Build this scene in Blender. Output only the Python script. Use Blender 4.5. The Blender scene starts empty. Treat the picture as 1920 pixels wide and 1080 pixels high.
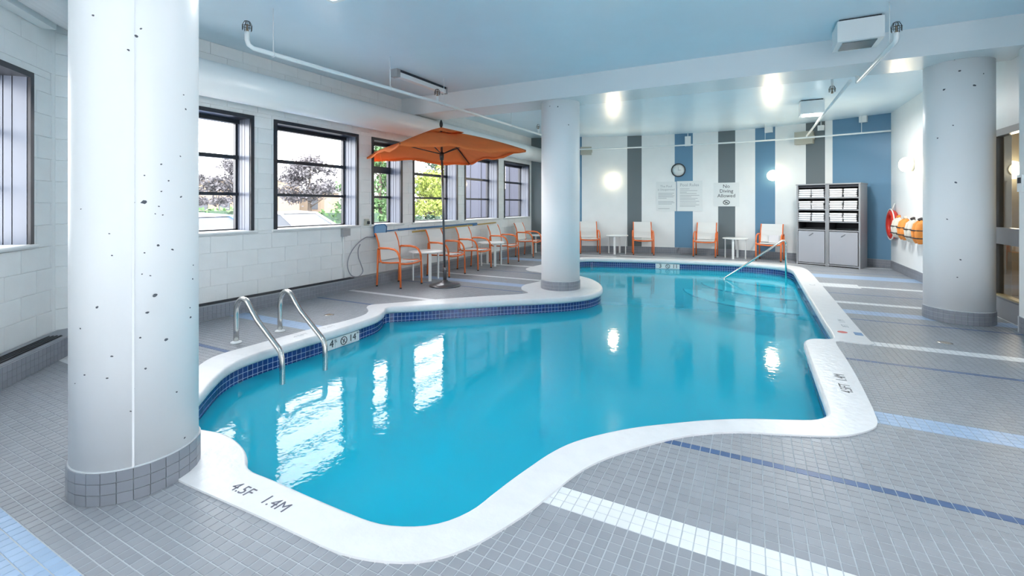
import bpy, bmesh, math, random
import numpy as np
from mathutils import Vector, Matrix
from mathutils.geometry import tessellate_polygon
random.seed(7)
rng = np.random.default_rng(5)
PI = math.pi
scene = bpy.context.scene
COL = scene.collection

# ---------------------------------------------------------------- camera, world, light, exposure
cam_d = bpy.data.cameras.new('camera')
cam = bpy.data.objects.new('camera', cam_d)
COL.objects.link(cam)
scene.camera = cam
YAW = math.radians(27.641)
cam.location = (0, 0, 1.35)
cam.rotation_euler = (PI / 2, 0, YAW)
cam_d.sensor_width = 36
cam_d.lens = 865 / 1920 * 36
cam_d.shift_y = -155.5 / 1920
cam_d.clip_start = 0.05
cam_d.clip_end = 300
world = bpy.data.worlds.new('world')
scene.world = world
world.use_nodes = True
bg = world.node_tree.nodes['Background']
bg.inputs[0].default_value = (1.0, 0.985, 0.985, 1)
bg.inputs[1].default_value = 4.8
scene.view_settings.view_transform = 'Standard'
scene.view_settings.look = 'None'
scene.view_settings.gamma = 1
scene.view_settings.use_curve_mapping = False
scene.view_settings.exposure = 1.2
FILL_W = 4.6       # watts of each unseen fill box added near the viewpoint
LAMP_W = 8.0          # watts of each wall lamp
scene.cycles.max_bounces = 10
scene.cycles.diffuse_bounces = 6
scene.cycles.glossy_bounces = 4
scene.cycles.transparent_max_bounces = 12
scene.cycles.caustics_reflective = False
scene.cycles.caustics_refractive = False
scene.cycles.sample_clamp_indirect = 4
scene.cycles.use_denoising = True


# ---------------------------------------------------------------- materials
def new_mat(name):
    m = bpy.data.materials.new(name)
    m.use_nodes = True
    return m, m.node_tree, m.node_tree.nodes['Principled BSDF']


def mat(name, col, rough=0.5, metal=0.0, var=0.0, scale=8.0, bump=0.0, bscale=60.0, spec=0.5, sub=None):
    m, nt, p = new_mat(name)
    p.inputs['Base Color'].default_value = (*col, 1)
    p.inputs['Roughness'].default_value = rough
    p.inputs['Metallic'].default_value = metal
    p.inputs['Specular IOR Level'].default_value = spec
    tc = nt.nodes.new('ShaderNodeTexCoord')
    if var > 0:
        n = nt.nodes.new('ShaderNodeTexNoise')
        n.inputs['Scale'].default_value = scale
        n.inputs['Detail'].default_value = 4
        nt.links.new(tc.outputs['Object'], n.inputs['Vector'])
        r = nt.nodes.new('ShaderNodeMapRange')
        r.inputs['From Min'].default_value = 0.3
        r.inputs['From Max'].default_value = 0.7
        r.inputs['To Min'].default_value = 1 - var
        r.inputs['To Max'].default_value = 1 + var
        nt.links.new(n.outputs['Fac'], r.inputs['Value'])
        mx = nt.nodes.new('ShaderNodeVectorMath')
        mx.operation = 'SCALE'
        mx.inputs[0].default_value = col
        nt.links.new(r.outputs['Result'], mx.inputs['Scale'])
        nt.links.new(mx.outputs['Vector'], p.inputs['Base Color'])
    if bump > 0:
        n2 = nt.nodes.new('ShaderNodeTexNoise')
        n2.inputs['Scale'].default_value = bscale
        n2.inputs['Detail'].default_value = 3
        nt.links.new(tc.outputs['Object'], n2.inputs['Vector'])
        b = nt.nodes.new('ShaderNodeBump')
        b.inputs['Strength'].default_value = bump
        b.inputs['Distance'].default_value = 0.01
        nt.links.new(n2.outputs['Fac'], b.inputs['Height'])
        nt.links.new(b.outputs['Normal'], p.inputs['Normal'])
    return m


def tile_mat(name, col, rough=0.35, var=0.10):
    """glazed tile: every tile its own slight tone, picked from its place"""
    m, nt, p = new_mat(name)
    p.inputs['Roughness'].default_value = rough
    g = nt.nodes.new('ShaderNodeNewGeometry')
    wn = nt.nodes.new('ShaderNodeTexWhiteNoise')
    wn.noise_dimensions = '1D'
    oi = nt.nodes.new('ShaderNodeObjectInfo')
    ad = nt.nodes.new('ShaderNodeMath'); ad.operation = 'ADD'
    nt.links.new(g.outputs['Random Per Island'], ad.inputs[0])
    nt.links.new(oi.outputs['Random'], ad.inputs[1])
    nt.links.new(ad.outputs[0], wn.inputs['W'])
    n = nt.nodes.new('ShaderNodeTexNoise')
    n.inputs['Scale'].default_value = 1.3
    n.inputs['Detail'].default_value = 5
    nt.links.new(g.outputs['Position'], n.inputs['Vector'])
    a = nt.nodes.new('ShaderNodeMath'); a.operation = 'ADD'
    nt.links.new(wn.outputs['Value'], a.inputs[0])
    nt.links.new(n.outputs['Fac'], a.inputs[1])
    r = nt.nodes.new('ShaderNodeMapRange')
    r.inputs['From Min'].default_value = 0.2
    r.inputs['From Max'].default_value = 1.8
    r.inputs['To Min'].default_value = 1 - var
    r.inputs['To Max'].default_value = 1 + var
    nt.links.new(a.outputs[0], r.inputs['Value'])
    mx = nt.nodes.new('ShaderNodeVectorMath'); mx.operation = 'SCALE'
    mx.inputs[0].default_value = col
    nt.links.new(r.outputs['Result'], mx.inputs['Scale'])
    nt.links.new(mx.outputs['Vector'], p.inputs['Base Color'])
    return m


def glow(name, col, strength):
    m = bpy.data.materials.new(name)
    m.use_nodes = True
    nt = m.node_tree
    nt.nodes.clear()
    o = nt.nodes.new('ShaderNodeOutputMaterial')
    e = nt.nodes.new('ShaderNodeEmission')
    e.inputs[0].default_value = (*col, 1)
    e.inputs[1].default_value = strength
    nt.links.new(e.outputs[0], o.inputs[0])
    return m


def sheet_glass(name, tint, ior, rough=0.0, ripple=None, boost=1.0, cloud=None):
    """clear sheet or water surface: fresnel reflection over a tinted see-through body"""
    m = bpy.data.materials.new(name)
    m.use_nodes = True
    nt = m.node_tree
    nt.nodes.clear()
    o = nt.nodes.new('ShaderNodeOutputMaterial')
    f = nt.nodes.new('ShaderNodeFresnel')
    f.inputs['IOR'].default_value = ior
    t = nt.nodes.new('ShaderNodeBsdfTransparent')
    t.inputs[0].default_value = (*tint, 1)
    g = nt.nodes.new('ShaderNodeBsdfGlossy')
    g.inputs['Roughness'].default_value = rough
    body = t
    if cloud:
        df = nt.nodes.new('ShaderNodeBsdfDiffuse')
        df.inputs[0].default_value = (*cloud[1], 1)
        body = nt.nodes.new('ShaderNodeMixShader')
        body.inputs[0].default_value = cloud[0]
        nt.links.new(t.outputs[0], body.inputs[1])
        nt.links.new(df.outputs[0], body.inputs[2])
    mx = nt.nodes.new('ShaderNodeMixShader')
    k = nt.nodes.new('ShaderNodeMath'); k.operation = 'MULTIPLY'; k.use_clamp = True
    k.inputs[1].default_value = boost
    nt.links.new(f.outputs[0], k.inputs[0])
    nt.links.new(k.outputs[0], mx.inputs[0])
    nt.links.new(body.outputs[0], mx.inputs[1])
    nt.links.new(g.outputs[0], mx.inputs[2])
    nt.links.new(mx.outputs[0], o.inputs[0])
    if ripple:
        tc = nt.nodes.new('ShaderNodeTexCoord')
        n = nt.nodes.new('ShaderNodeTexNoise')
        n.inputs['Scale'].default_value = ripple[0]
        n.inputs['Detail'].default_value = 2
        n2 = nt.nodes.new('ShaderNodeTexNoise')
        n2.inputs['Scale'].default_value = ripple[0] * 0.2
        n2.inputs['Detail'].default_value = 1
        nt.links.new(tc.outputs['Object'], n.inputs['Vector'])
        nt.links.new(tc.outputs['Object'], n2.inputs['Vector'])
        a = nt.nodes.new('ShaderNodeMath'); a.operation = 'MULTIPLY_ADD'
        a.inputs[1].default_value = 1.5
        nt.links.new(n2.outputs['Fac'], a.inputs[0])
        nt.links.new(n.outputs['Fac'], a.inputs[2])
        b = nt.nodes.new('ShaderNodeBump')
        b.inputs['Strength'].default_value = 1.0
        b.inputs['Distance'].default_value = ripple[1]
        nt.links.new(a.outputs[0], b.inputs['Height'])
        nt.links.new(b.outputs['Normal'], g.inputs['Normal'])
    return m


M = {}
M['wall'] = mat('white_wall_paint', (0.82, 0.84, 0.84), 0.42, var=0.02, scale=3, bump=0.12, bscale=30)
M['block'] = mat('painted_block', (0.82, 0.84, 0.84), 0.42, var=0.03, scale=5, bump=0.25, bscale=45)
M['joint'] = mat('painted_joint', (0.78, 0.80, 0.80), 0.6)
M['ceiling'] = mat('glossy_ceiling_paint', (0.69, 0.82, 0.90), 0.30, var=0.02, scale=2, bump=0.04, bscale=6, spec=0.5)
M['beam'] = mat('beam_paint', (0.76, 0.80, 0.82), 0.25, bump=0.03, bscale=10)
M['duct'] = mat('duct_paint', (0.78, 0.82, 0.83), 0.22, bump=0.04, bscale=8)
M['coping'] = mat('white_coping_paint', (0.73, 0.735, 0.75), 0.34, var=0.03, scale=10, bump=0.35, bscale=22)
M['grout_blue'] = mat('pale_blue_grout', (0.42, 0.55, 0.74), 0.7)
M['grout'] = mat('pale_grout', (0.50, 0.53, 0.56), 0.8)
M['tile_grey'] = tile_mat('grey_tile', (0.285, 0.30, 0.33), rough=.40)
M['tile_white'] = tile_mat('white_tile', (0.74, 0.76, 0.78), var=0.04)
M['tile_light'] = tile_mat('light_blue_tile', (0.33, 0.46, 0.64), var=0.08)
M['tile_blue'] = tile_mat('navy_tile', (0.05, 0.105, 0.235), var=0.15)
M['band_blue'] = tile_mat('cobalt_band_tile', (0.016, 0.048, 0.20), rough=0.15, var=0.3)
M['tile_base'] = tile_mat('grey_base_tile', (0.235, 0.25, 0.285), var=0.08)
M['pool'] = mat('pool_paint', (0.70, 0.94, 0.98), 0.6, var=0.02, scale=1)
M['pool_floor'] = mat('pool_floor_paint', (0.62, 0.86, 0.95), 0.6, var=0.02, scale=1)
M['water'] = sheet_glass('pool_water', (0.30, 0.90, 0.98), 1.33, 0.05, (15.0, 0.0010), 1.0, cloud=(0.45, (0.015, 0.66, 0.93)))
M['glass'] = sheet_glass('window_glass', (0.97, 0.98, 0.99), 1.5)
M['dark'] = mat('dark_window_frame', (0.018, 0.022, 0.032), 0.35)
M['jamb'] = mat('slate_jamb', (0.16, 0.185, 0.24), 0.3)
M['black'] = mat('black', (0.008, 0.009, 0.012), 0.5)
M['orange'] = mat('orange_powder_coat', (0.80, 0.17, 0.035), 0.38)
M['canvas'] = mat('orange_canvas', (0.90, 0.27, 0.075), 0.85, var=0.06, scale=6, bump=0.2, bscale=200)
M['sling'] = mat('white_mesh_sling', (0.76, 0.77, 0.76), 0.7, bump=0.2, bscale=300)
M['white'] = mat('white_enamel', (0.80, 0.82, 0.82), 0.3)
M['pipe'] = mat('white_pipe_paint', (0.78, 0.82, 0.83), 0.35)
M['steel'] = mat('brushed_steel', (0.62, 0.62, 0.60), 0.22, metal=1.0)
M['brass'] = mat('aged_brass', (0.35, 0.27, 0.2), 0.35, metal=0.8)
M['bronze'] = mat('dark_bronze', (0.05, 0.05, 0.05), 0.3, metal=0.7)
M['pole'] = mat('grey_pole', (0.13, 0.13, 0.14), 0.28, metal=0.6)
M['cab'] = mat('grey_cabinet', (0.30, 0.31, 0.33), 0.45)
M['cabdoor'] = mat('grey_cabinet_door', (0.37, 0.38, 0.42), 0.4)
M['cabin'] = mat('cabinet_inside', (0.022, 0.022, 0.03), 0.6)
M['towel'] = mat('white_towel', (0.80, 0.80, 0.83), 0.95, bump=0.5, bscale=120)
M['s_blue'] = mat('blue_wall_paint', (0.115, 0.25, 0.385), 0.42, bump=0.1, bscale=30)
M['s_grey'] = mat('grey_wall_paint', (0.135, 0.165, 0.18), 0.42, bump=0.1, bscale=30)
M['sign'] = mat('white_sign', (0.74, 0.77, 0.77), 0.3)
M['ink'] = mat('ink', (0.03, 0.035, 0.045), 0.5)
M['ink_soft'] = mat('soft_ink', (0.36, 0.39, 0.42), 0.5)
M['ink_deck'] = mat('worn_deck_ink', (0.10, 0.10, 0.14), 0.6)
M['ink_faint'] = mat('faint_deck_ink', (0.60, 0.60, 0.62), 0.6)
M['red'] = mat('red', (0.62, 0.04, 0.025), 0.4)
M['ringwhite'] = mat('white_rope', (0.78, 0.76, 0.72), 0.8)
M['vest_o'] = mat('orange_vest', (0.82, 0.28, 0.05), 0.7)
M['vest_w'] = mat('cream_vest', (0.66, 0.62, 0.54), 0.7)
M['vest_b'] = mat('dark_strap', (0.04, 0.03, 0.03), 0.7)
M['beige'] = mat('beige_box', (0.46, 0.45, 0.38), 0.5)
M['lampbase'] = mat('lamp_base', (0.7, 0.68, 0.6), 0.4)
M['globe'] = glow('lamp_globe', (1.0, 0.86, 0.58), 4.2)
M['lens_on'] = glow('lit_lens', (0.93, 0.97, 1.0), 8.0)
M['lens_off'] = mat('dark_louver', (0.10, 0.15, 0.17), 0.2)
M['pole_blue'] = mat('blue_pole', (0.06, 0.20, 0.42), 0.4)
M['pole_yellow'] = mat('yellow_pole', (0.55, 0.36, 0.08), 0.4)
M['net'] = mat('blue_net', (0.22, 0.42, 0.66), 0.7)
M['greybox'] = mat('grey_box', (0.35, 0.36, 0.37), 0.5)
M['cable'] = mat('grey_cable', (0.30, 0.33, 0.38), 0.5)
M['hall'] = mat('beige_hall_wall', (0.50, 0.44, 0.32), 0.7)
M['hall_dark'] = mat('brown_hall_trim', (0.16, 0.11, 0.065), 0.5)
M['frame_grey'] = mat('grey_steel_frame', (0.20, 0.215, 0.24), 0.4)
M['gold'] = mat('gold_sill', (0.42, 0.34, 0.18), 0.4)
M['asphalt'] = mat('pale_asphalt', (0.13, 0.13, 0.135), 0.9, var=0.1, scale=2)
M['car_white'] = mat('white_car_paint', (0.45, 0.45, 0.46), 0.2)
M['car_blue'] = mat('blue_car_paint', (0.10, 0.22, 0.55), 0.2)
M['car_glass'] = mat('car_glass', (0.09, 0.10, 0.115), 0.5, spec=0.1)
M['tyre'] = mat('tyre', (0.02, 0.02, 0.02), 0.8)
M['leaf_plum'] = mat('plum_leaves', (0.115, 0.112, 0.125), 0.8, var=0.4, scale=2)
M['leaf_green'] = mat('green_leaves', (0.10, 0.20, 0.075), 0.8, var=0.4, scale=2)
M['leaf_yellow'] = mat('yellow_green_leaves', (0.27, 0.33, 0.07), 0.8, var=0.4, scale=2)
M['leaf_dark'] = mat('dark_leaves', (0.04, 0.08, 0.05), 0.8, var=0.4, scale=2)
M['bark'] = mat('bark', (0.10, 0.08, 0.065), 0.9)
M['far_beige'] = mat('far_beige_wall', (0.22, 0.175, 0.13), 0.8)
M['far_white'] = mat('far_white_wall', (0.30, 0.30, 0.30), 0.8)
M['wing'] = mat('blue_grey_cladding', (0.045, 0.052, 0.085), 0.5, var=0.05, scale=2)


def pitted_paint():
    """white column paint with small dark air holes and soft blisters"""
    m, nt, p = new_mat('pitted_column_paint')
    p.inputs['Roughness'].default_value = 0.42
    tc = nt.nodes.new('ShaderNodeTexCoord')
    p.inputs['Base Color'].default_value = (0.79, 0.80, 0.81, 1)
    n = nt.nodes.new('ShaderNodeTexNoise')
    n.inputs['Scale'].default_value = 14
    nt.links.new(tc.outputs['Object'], n.inputs['Vector'])
    b = nt.nodes.new('ShaderNodeBump')
    b.inputs['Strength'].default_value = 0.05
    b.inputs['Distance'].default_value = 0.01
    nt.links.new(n.outputs['Fac'], b.inputs['Height'])
    nt.links.new(b.outputs['Normal'], p.inputs['Normal'])
    return m


M['column'] = pitted_paint()
_nt = M['canvas'].node_tree
_tr = _nt.nodes.new('ShaderNodeBsdfTranslucent')
_tr.inputs[0].default_value = (0.95, 0.33, 0.10, 1)
_mx = _nt.nodes.new('ShaderNodeMixShader')
_mx.inputs[0].default_value = 0.35
_nt.links.new(_nt.nodes['Principled BSDF'].outputs[0], _mx.inputs[1])
_nt.links.new(_tr.outputs[0], _mx.inputs[2])
_nt.links.new(_mx.outputs[0], _nt.nodes['Material Output'].inputs[0])
M['pit'] = mat('air_hole', (0.09, 0.10, 0.12), 0.8)
COLUMNS = []


# ---------------------------------------------------------------- mesh builder
class MB:
    def __init__(s):
        s.v, s.f, s.mi, s.sm = [], [], [], []

    def add(s, vs, fs, mi=0, smooth=False):
        o = len(s.v)
        s.v += [tuple(p) for p in vs]
        s.f += [tuple(i + o for i in f) for f in fs]
        s.mi += [mi] * len(fs)
        s.sm += [smooth] * len(fs)
        return s

    def box(s, x0, x1, y0, y1, z0, z1, mi=0, T=None):
        vs = [(x0, y0, z0), (x1, y0, z0), (x1, y1, z0), (x0, y1, z0), (x0, y0, z1), (x1, y0, z1), (x1, y1, z1), (x0, y1, z1)]
        if T is not None:
            vs = [T @ Vector(p) for p in vs]
        return s.add(vs, [(0, 3, 2, 1), (4, 5, 6, 7), (0, 1, 5, 4), (1, 2, 6, 5), (2, 3, 7, 6), (3, 0, 4, 7)], mi)

    def tube(s, pts, r, n=10, mi=0, flat=1.0, closed=False, caps=True):
        """round tube along pts; flat < 1 squashes it sideways"""
        P = [Vector(p) for p in pts]
        L = len(P)
        rs = r if isinstance(r, (list, tuple)) else [r] * L
        T = []
        for i in range(L):
            a = P[(i - 1) % L] if (closed or i > 0) else P[i]
            b = P[(i + 1) % L] if (closed or i < L - 1) else P[i]
            T.append((b - a).normalized())
        up = Vector((0, 0, 1)) if abs(T[0].z) < 0.9 else Vector((1, 0, 0))
        N = (up - T[0] * up.dot(T[0])).normalized()
        vs = []
        for i in range(L):
            N = (N - T[i] * N.dot(T[i])).normalized()
            B = T[i].cross(N)
            for k in range(n):
                a = 2 * PI * k / n
                vs.append(P[i] + (N * math.cos(a) + B * math.sin(a) * flat) * rs[i])
        fs = []
        R = L if closed else L - 1
        for i in range(R):
            for k in range(n):
                j = (i + 1) % L
                fs.append((i * n + k, i * n + (k + 1) % n, j * n + (k + 1) % n, j * n + k))
        s.add(vs, fs, mi, True)
        if caps and not closed:
            o = len(s.v) - len(vs)
            s.f += [tuple(o + k for k in range(n))[::-1], tuple(o + (L - 1) * n + k for k in range(n))]
            s.mi += [mi, mi]
            s.sm += [False, False]
        return s

    def lathe(s, prof, n=24, c=(0, 0, 0), mi=0, T=None, smooth=True, caps=True):
        vs = []
        for r, z in prof:
            for k in range(n):
                a = 2 * PI * k / n
                p = Vector((c[0] + r * math.cos(a), c[1] + r * math.sin(a), c[2] + z))
                vs.append(T @ p if T is not None else p)
        fs = []
        for i in range(len(prof) - 1):
            for k in range(n):
                fs.append((i * n + k, i * n + (k + 1) % n, (i + 1) * n + (k + 1) % n, (i + 1) * n + k))
        s.add(vs, fs, mi, smooth)
        o = len(s.v) - len(vs)
        for i, rev in ((0, True), (len(prof) - 1, False)):
            if caps and prof[i][0] > 1e-4:
                q = tuple(o + i * n + k for k in range(n))
                s.f.append(q[::-1] if rev else q)
                s.mi.append(mi)
                s.sm.append(False)
        return s

    def prism(s, poly, z0, z1, mi=0, T=None):
        n = len(poly)
        vs = [(x, y, z0) for x, y in poly] + [(x, y, z1) for x, y in poly]
        if T is not None:
            vs = [T @ Vector(p) for p in vs]
        fs = [tuple(range(n))[::-1], tuple(range(n, 2 * n))] + [(i, (i + 1) % n, n + (i + 1) % n, n + i) for i in range(n)]
        return s.add(vs, fs, mi)

    def mesh(s, name, mats, fix=True):
        me = bpy.data.meshes.new(name)
        me.from_pydata(s.v, [], s.f)
        mats = mats if isinstance(mats, (list, tuple)) else [mats]
        for m in mats:
            me.materials.append(m)
        me.polygons.foreach_set('material_index', s.mi)
        me.polygons.foreach_set('use_smooth', s.sm)
        if fix:
            bm = bmesh.new()
            bm.from_mesh(me)
            bmesh.ops.recalc_face_normals(bm, faces=bm.faces)
            bm.to_mesh(me)
            bm.free()
        me.update()
        return me

    def build(s, name, mats, parent=None, **kw):
        o = bpy.data.objects.new(name, s.mesh(name, mats))
        COL.objects.link(o)
        if parent is not None:
            o.parent = parent
        tag(o, **kw)
        return o


def tag(o, label=None, cat=None, group=None, kind=None):
    if label: o['label'] = label
    if cat: o['category'] = cat
    if group: o['group'] = group
    if kind: o['kind'] = kind
    return o


def empty(name, loc=(0, 0, 0), rz=0, **kw):
    o = bpy.data.objects.new(name, None)
    COL.objects.link(o)
    o.location = loc
    o.rotation_euler = (0, 0, rz)
    o.empty_display_size = 0.1
    return tag(o, **kw)


def copy_tree(o, parent=None):
    c = o.copy()
    COL.objects.link(c)
    if parent is not None:
        c.parent = parent
    for ch in list(o.children):
        copy_tree(ch, c)
    return c


def link(name, me, parent, loc, rot=(0, 0, 0)):
    o = bpy.data.objects.new(name, me)
    COL.objects.link(o)
    o.parent = parent
    o.location = loc
    o.rotation_euler = rot
    return o


def text(name, body, size, m, loc, rot, parent=None, align='CENTER', depth=0.001, sx=1.0):
    cu = bpy.data.curves.new(name, 'FONT')
    cu.body = body
    cu.size = size
    cu.align_x = align
    cu.align_y = 'CENTER'
    cu.extrude = depth
    cu.resolution_u = 2
    cu.materials.append(m)
    tmp = bpy.data.objects.new(name, cu)
    COL.objects.link(tmp)
    dg = bpy.context.evaluated_depsgraph_get()
    me = bpy.data.meshes.new_from_object(tmp.evaluated_get(dg))
    bpy.data.objects.remove(tmp)
    o = bpy.data.objects.new(name, me)
    COL.objects.link(o)
    o.location = loc
    o.rotation_euler = rot
    o.scale = (sx, 1, 1)
    if parent is not None:
        o.parent = parent
    return o


def smooth_loop(pts, step, closed=True):
    """Catmull-Rom through pts, resampled at about step"""
    P = [np.array(p, float) for p in pts]
    n = len(P)
    out = []
    for i in range(n if closed else n - 1):
        p1, p2 = P[i], P[(i + 1) % n]
        p0 = P[i - 1] if (closed or i > 0) else p1
        p3 = P[(i + 2) % n] if (closed or i < n - 2) else p2
        L = np.linalg.norm(p2 - p1)
        k = max(2, int(L / 0.02))
        # centripetal parametrisation keeps tight corners clean
        t0, t1 = 0.0, max(np.linalg.norm(p1 - p0), 1e-6) ** 0.5
        t2 = t1 + max(L, 1e-6) ** 0.5
        t3 = t2 + max(np.linalg.norm(p3 - p2), 1e-6) ** 0.5
        for j in range(k):
            t = t1 + (t2 - t1) * j / k
            if np.linalg.norm(p1 - p0) < 1e-6 or np.linalg.norm(p3 - p2) < 1e-6:
                out.append(p1 + (p2 - p1) * j / k)
                continue
            A1 = (t1 - t) / (t1 - t0) * p0 + (t - t0) / (t1 - t0) * p1
            A2 = (t2 - t) / (t2 - t1) * p1 + (t - t1) / (t2 - t1) * p2
            A3 = (t3 - t) / (t3 - t2) * p2 + (t - t2) / (t3 - t2) * p3
            B1 = (t2 - t) / (t2 - t0) * A1 + (t - t0) / (t2 - t0) * A2
            B2 = (t3 - t) / (t3 - t1) * A2 + (t - t1) / (t3 - t1) * A3
            out.append((t2 - t) / (t2 - t1) * B1 + (t - t1) / (t2 - t1) * B2)
    if not closed:
        out.append(P[-1])
    Q = np.array(out)
    if closed:
        Q = np.vstack([Q, Q[:1]])
    d = np.concatenate([[0], np.cumsum(np.linalg.norm(np.diff(Q, axis=0), axis=1))])
    m = max(3, int(round(d[-1] / step)))
    s = np.linspace(0, d[-1], m + 1)
    R = np.stack([np.interp(s, d, Q[:, 0]), np.interp(s, d, Q[:, 1])], 1)
    return R[:-1] if closed else R


def area(P):
    x, y = P[:, 0], P[:, 1]
    return 0.5 * np.sum(x * np.roll(y, -1) - y * np.roll(x, -1))


def normals_out(P):
    """unit normals pointing out of a closed counter-clockwise loop"""
    T = np.roll(P, -1, 0) - np.roll(P, 1, 0)
    T /= np.linalg.norm(T, axis=1)[:, None]
    return np.stack([T[:, 1], -T[:, 0]], 1)


def inside(P, x, y):
    """even-odd test of many points against polygon P"""
    c = np.zeros(len(x), bool)
    n = len(P)
    for i in range(n):
        x1, y1 = P[i]
        x2, y2 = P[(i + 1) % n]
        if y1 == y2:
            continue
        hit = ((y1 > y) != (y2 > y)) & (x < (x2 - x1) * (y - y1) / (y2 - y1) + x1)
        c ^= hit
    return c


def cam_depth(x, y):
    return -x * math.sin(YAW) + y * math.cos(YAW)


def in_view(x, y, z, pad=40):
    d = cam_depth(x, y)
    X = x * math.cos(YAW) + y * math.sin(YAW)
    ok = d > 0.3
    d = np.where(ok, d, 1)
    px = 960 + 865 * X / d
    py = 384.5 + 865 * (1.35 - z) / d
    return ok & (px > -pad) & (px < 1920 + pad) & (py > -pad) & (py < 1080 + pad)


# ---------------------------------------------------------------- plan of the pool
OUTER = [(-2.9, 1.26), (-2.482, 1.24), (-2.1, 1.25), (-1.884, 1.257), (-1.62, 1.262), (-1.45, 1.266), (-1.33, 1.285),
         (-1.2, 1.33), (-1.084, 1.40), (-.99, 1.52), (-.92, 1.68), (-.863, 1.852), (-.825, 2.02), (-.77, 2.23), (-.69, 2.40),
         (-.576, 2.567), (-.448, 2.734), (-.32, 2.87), (-.084, 3.035), (.182, 3.14), (.445, 3.26), (.573, 3.378),
         (.665, 3.516), (.69, 3.7), (.705, 4.05), (.715, 4.5), (.715, 4.97), (.712, 5.45), (.73, 5.52), (1.02, 5.54), (1.03, 5.58),
         (1.02, 5.72), (1.012, 6.4), (1.012, 8.04), (1.012, 9.5), (1.0, 11.0), (.98, 11.35), (.90, 11.72), (.70, 11.97),
         (.3, 12.14), (-.24, 12.22), (-.9, 12.2), (-1.6, 12.08), (-2.1, 11.98), (-2.7, 11.8), (-3.2, 11.65), (-3.75, 11.46),
         (-4.05, 11.2), (-4.2, 10.8), (-4.22, 10.2), (-4.24, 9.5), (-4.27, 9.1), (-4.25, 8.75), (-4.08, 8.52), (-3.8, 8.42),
         (-3.5, 8.28), (-3.36, 8.0), (-3.3, 7.6), (-3.36, 7.25), (-3.41, 7.0), (-3.36, 6.75), (-3.25, 6.56), (-3.05, 6.35),
         (-3.53, 5.82), (-3.9, 5.42), (-4.2, 5.06), (-4.44, 4.77), (-4.56, 4.61), (-4.50, 4.48), (-4.33, 4.34), (-4.22, 4.17),
         (-4.19, 3.96), (-4.20, 3.76), (-4.245, 3.41), (-4.25, 3.06), (-4.25, 2.74), (-4.25, 2.48), (-4.2, 2.33), (-4.087, 2.183),
         (-3.85, 1.96), (-3.6, 1.74), (-3.3, 1.52), (-3.1, 1.38)]
INNER = [(-3.06, 1.545), (-2.93, 1.57), (-2.846, 1.587), (-2.755, 1.60), (-2.61, 1.582), (-2.48, 1.545), (-2.39, 1.50), (-2.33, 1.46),
         (-2.26, 1.44), (-2.1, 1.441), (-1.848, 1.438), (-1.555, 1.44), (-1.45, 1.444), (-1.375, 1.456), (-1.30, 1.483),
         (-1.216, 1.53), (-1.157, 1.586), (-1.115, 1.65), (-1.08, 1.74), (-1.06, 1.86), (-1.035, 2.0), (-1.002, 2.15),
         (-.965, 2.30), (-.90, 2.46), (-.79, 2.62), (-.629, 2.80), (-.433, 2.966), (-.228, 3.123), (-.018, 3.25), (.194, 3.347),
         (.336, 3.42), (.40, 3.485), (.44, 3.572), (.449, 3.7), (.45, 4.1), (.45, 4.6), (.452, 5.1), (.458, 5.34), (.49, 5.44),
         (.55, 5.51), (.66, 5.55), (.715, 5.60), (.735, 5.7), (.735, 6.4), (.735, 7.6), (.735, 8.6), (.735, 9.8), (.735, 10.7), (.725, 11.05),
         (.68, 11.35), (.58, 11.6), (.40, 11.76), (.08, 11.88), (-.3, 11.92), (-.9, 11.88), (-1.56, 11.75), (-2.1, 11.64),
         (-2.7, 11.5), (-3.2, 11.35), (-3.66, 11.2), (-3.86, 11.0), (-3.93, 10.7), (-3.95, 10.0), (-3.96, 9.4), (-3.97, 9.05),
         (-3.92, 8.85), (-3.7, 8.70), (-3.3, 8.52), (-2.92, 8.32), (-2.66, 8.12), (-2.43, 7.82), (-2.26, 7.50), (-2.16, 7.2),
         (-2.14, 6.95), (-2.20, 6.66), (-2.40, 6.35), (-2.69, 6.07), (-3.02, 5.79), (-3.51, 5.34), (-4.0, 4.87), (-4.27, 4.60),
         (-4.15, 4.40), (-4.05, 4.2), (-4.02, 4.0), (-4.0, 3.8), (-3.99, 3.33), (-4.0, 2.89), (-4.0, 2.66), (-3.96, 2.43),
         (-3.86, 2.25), (-3.72, 2.09), (-3.53, 1.90), (-3.36, 1.74), (-3.2, 1.62)]
OUT = smooth_loop(OUTER, 0.06)
INN = smooth_loop(INNER, 0.0503)
NI = normals_out(INN)          # pointing away from the water
WATER_Z = -0.20
POOL_Z = -1.10


def fill(polys, z):
    """triangles of a polygon with holes at height z"""
    pts = [tuple(p) for P in polys for p in P]
    tri = tessellate_polygon([[Vector((x, y, 0)) for x, y in P] for P in polys])
    out = []
    for a, b_, c in tri:
        (x0, y0), (x1, y1), (x2, y2) = pts[a], pts[b_], pts[c]
        k = (x1 - x0) * (y2 - y0) - (x2 - x0) * (y1 - y0)
        out.append((a, b_, c) if k > 0 else (a, c, b_))
    return [(x, y, z) for x, y in pts], out


# back wall plan (gently curved), from the window wall to the right-hand wall
BACK = [(-5.8, 12.30), (-4.9, 12.58), (-4.28, 12.80), (-3.6, 13.05), (-2.9, 13.27), (-2.1, 13.43), (-1.3, 13.5), (-.5, 13.5),
        (.2, 13.4), (.85, 13.22), (1.5, 12.98), (2.1, 12.72), (2.6, 12.48)]
BACKS = smooth_loop(BACK, 0.05, closed=False)


def back_y(x):
    return float(np.interp(x, BACKS[:, 0], BACKS[:, 1]))


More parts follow.
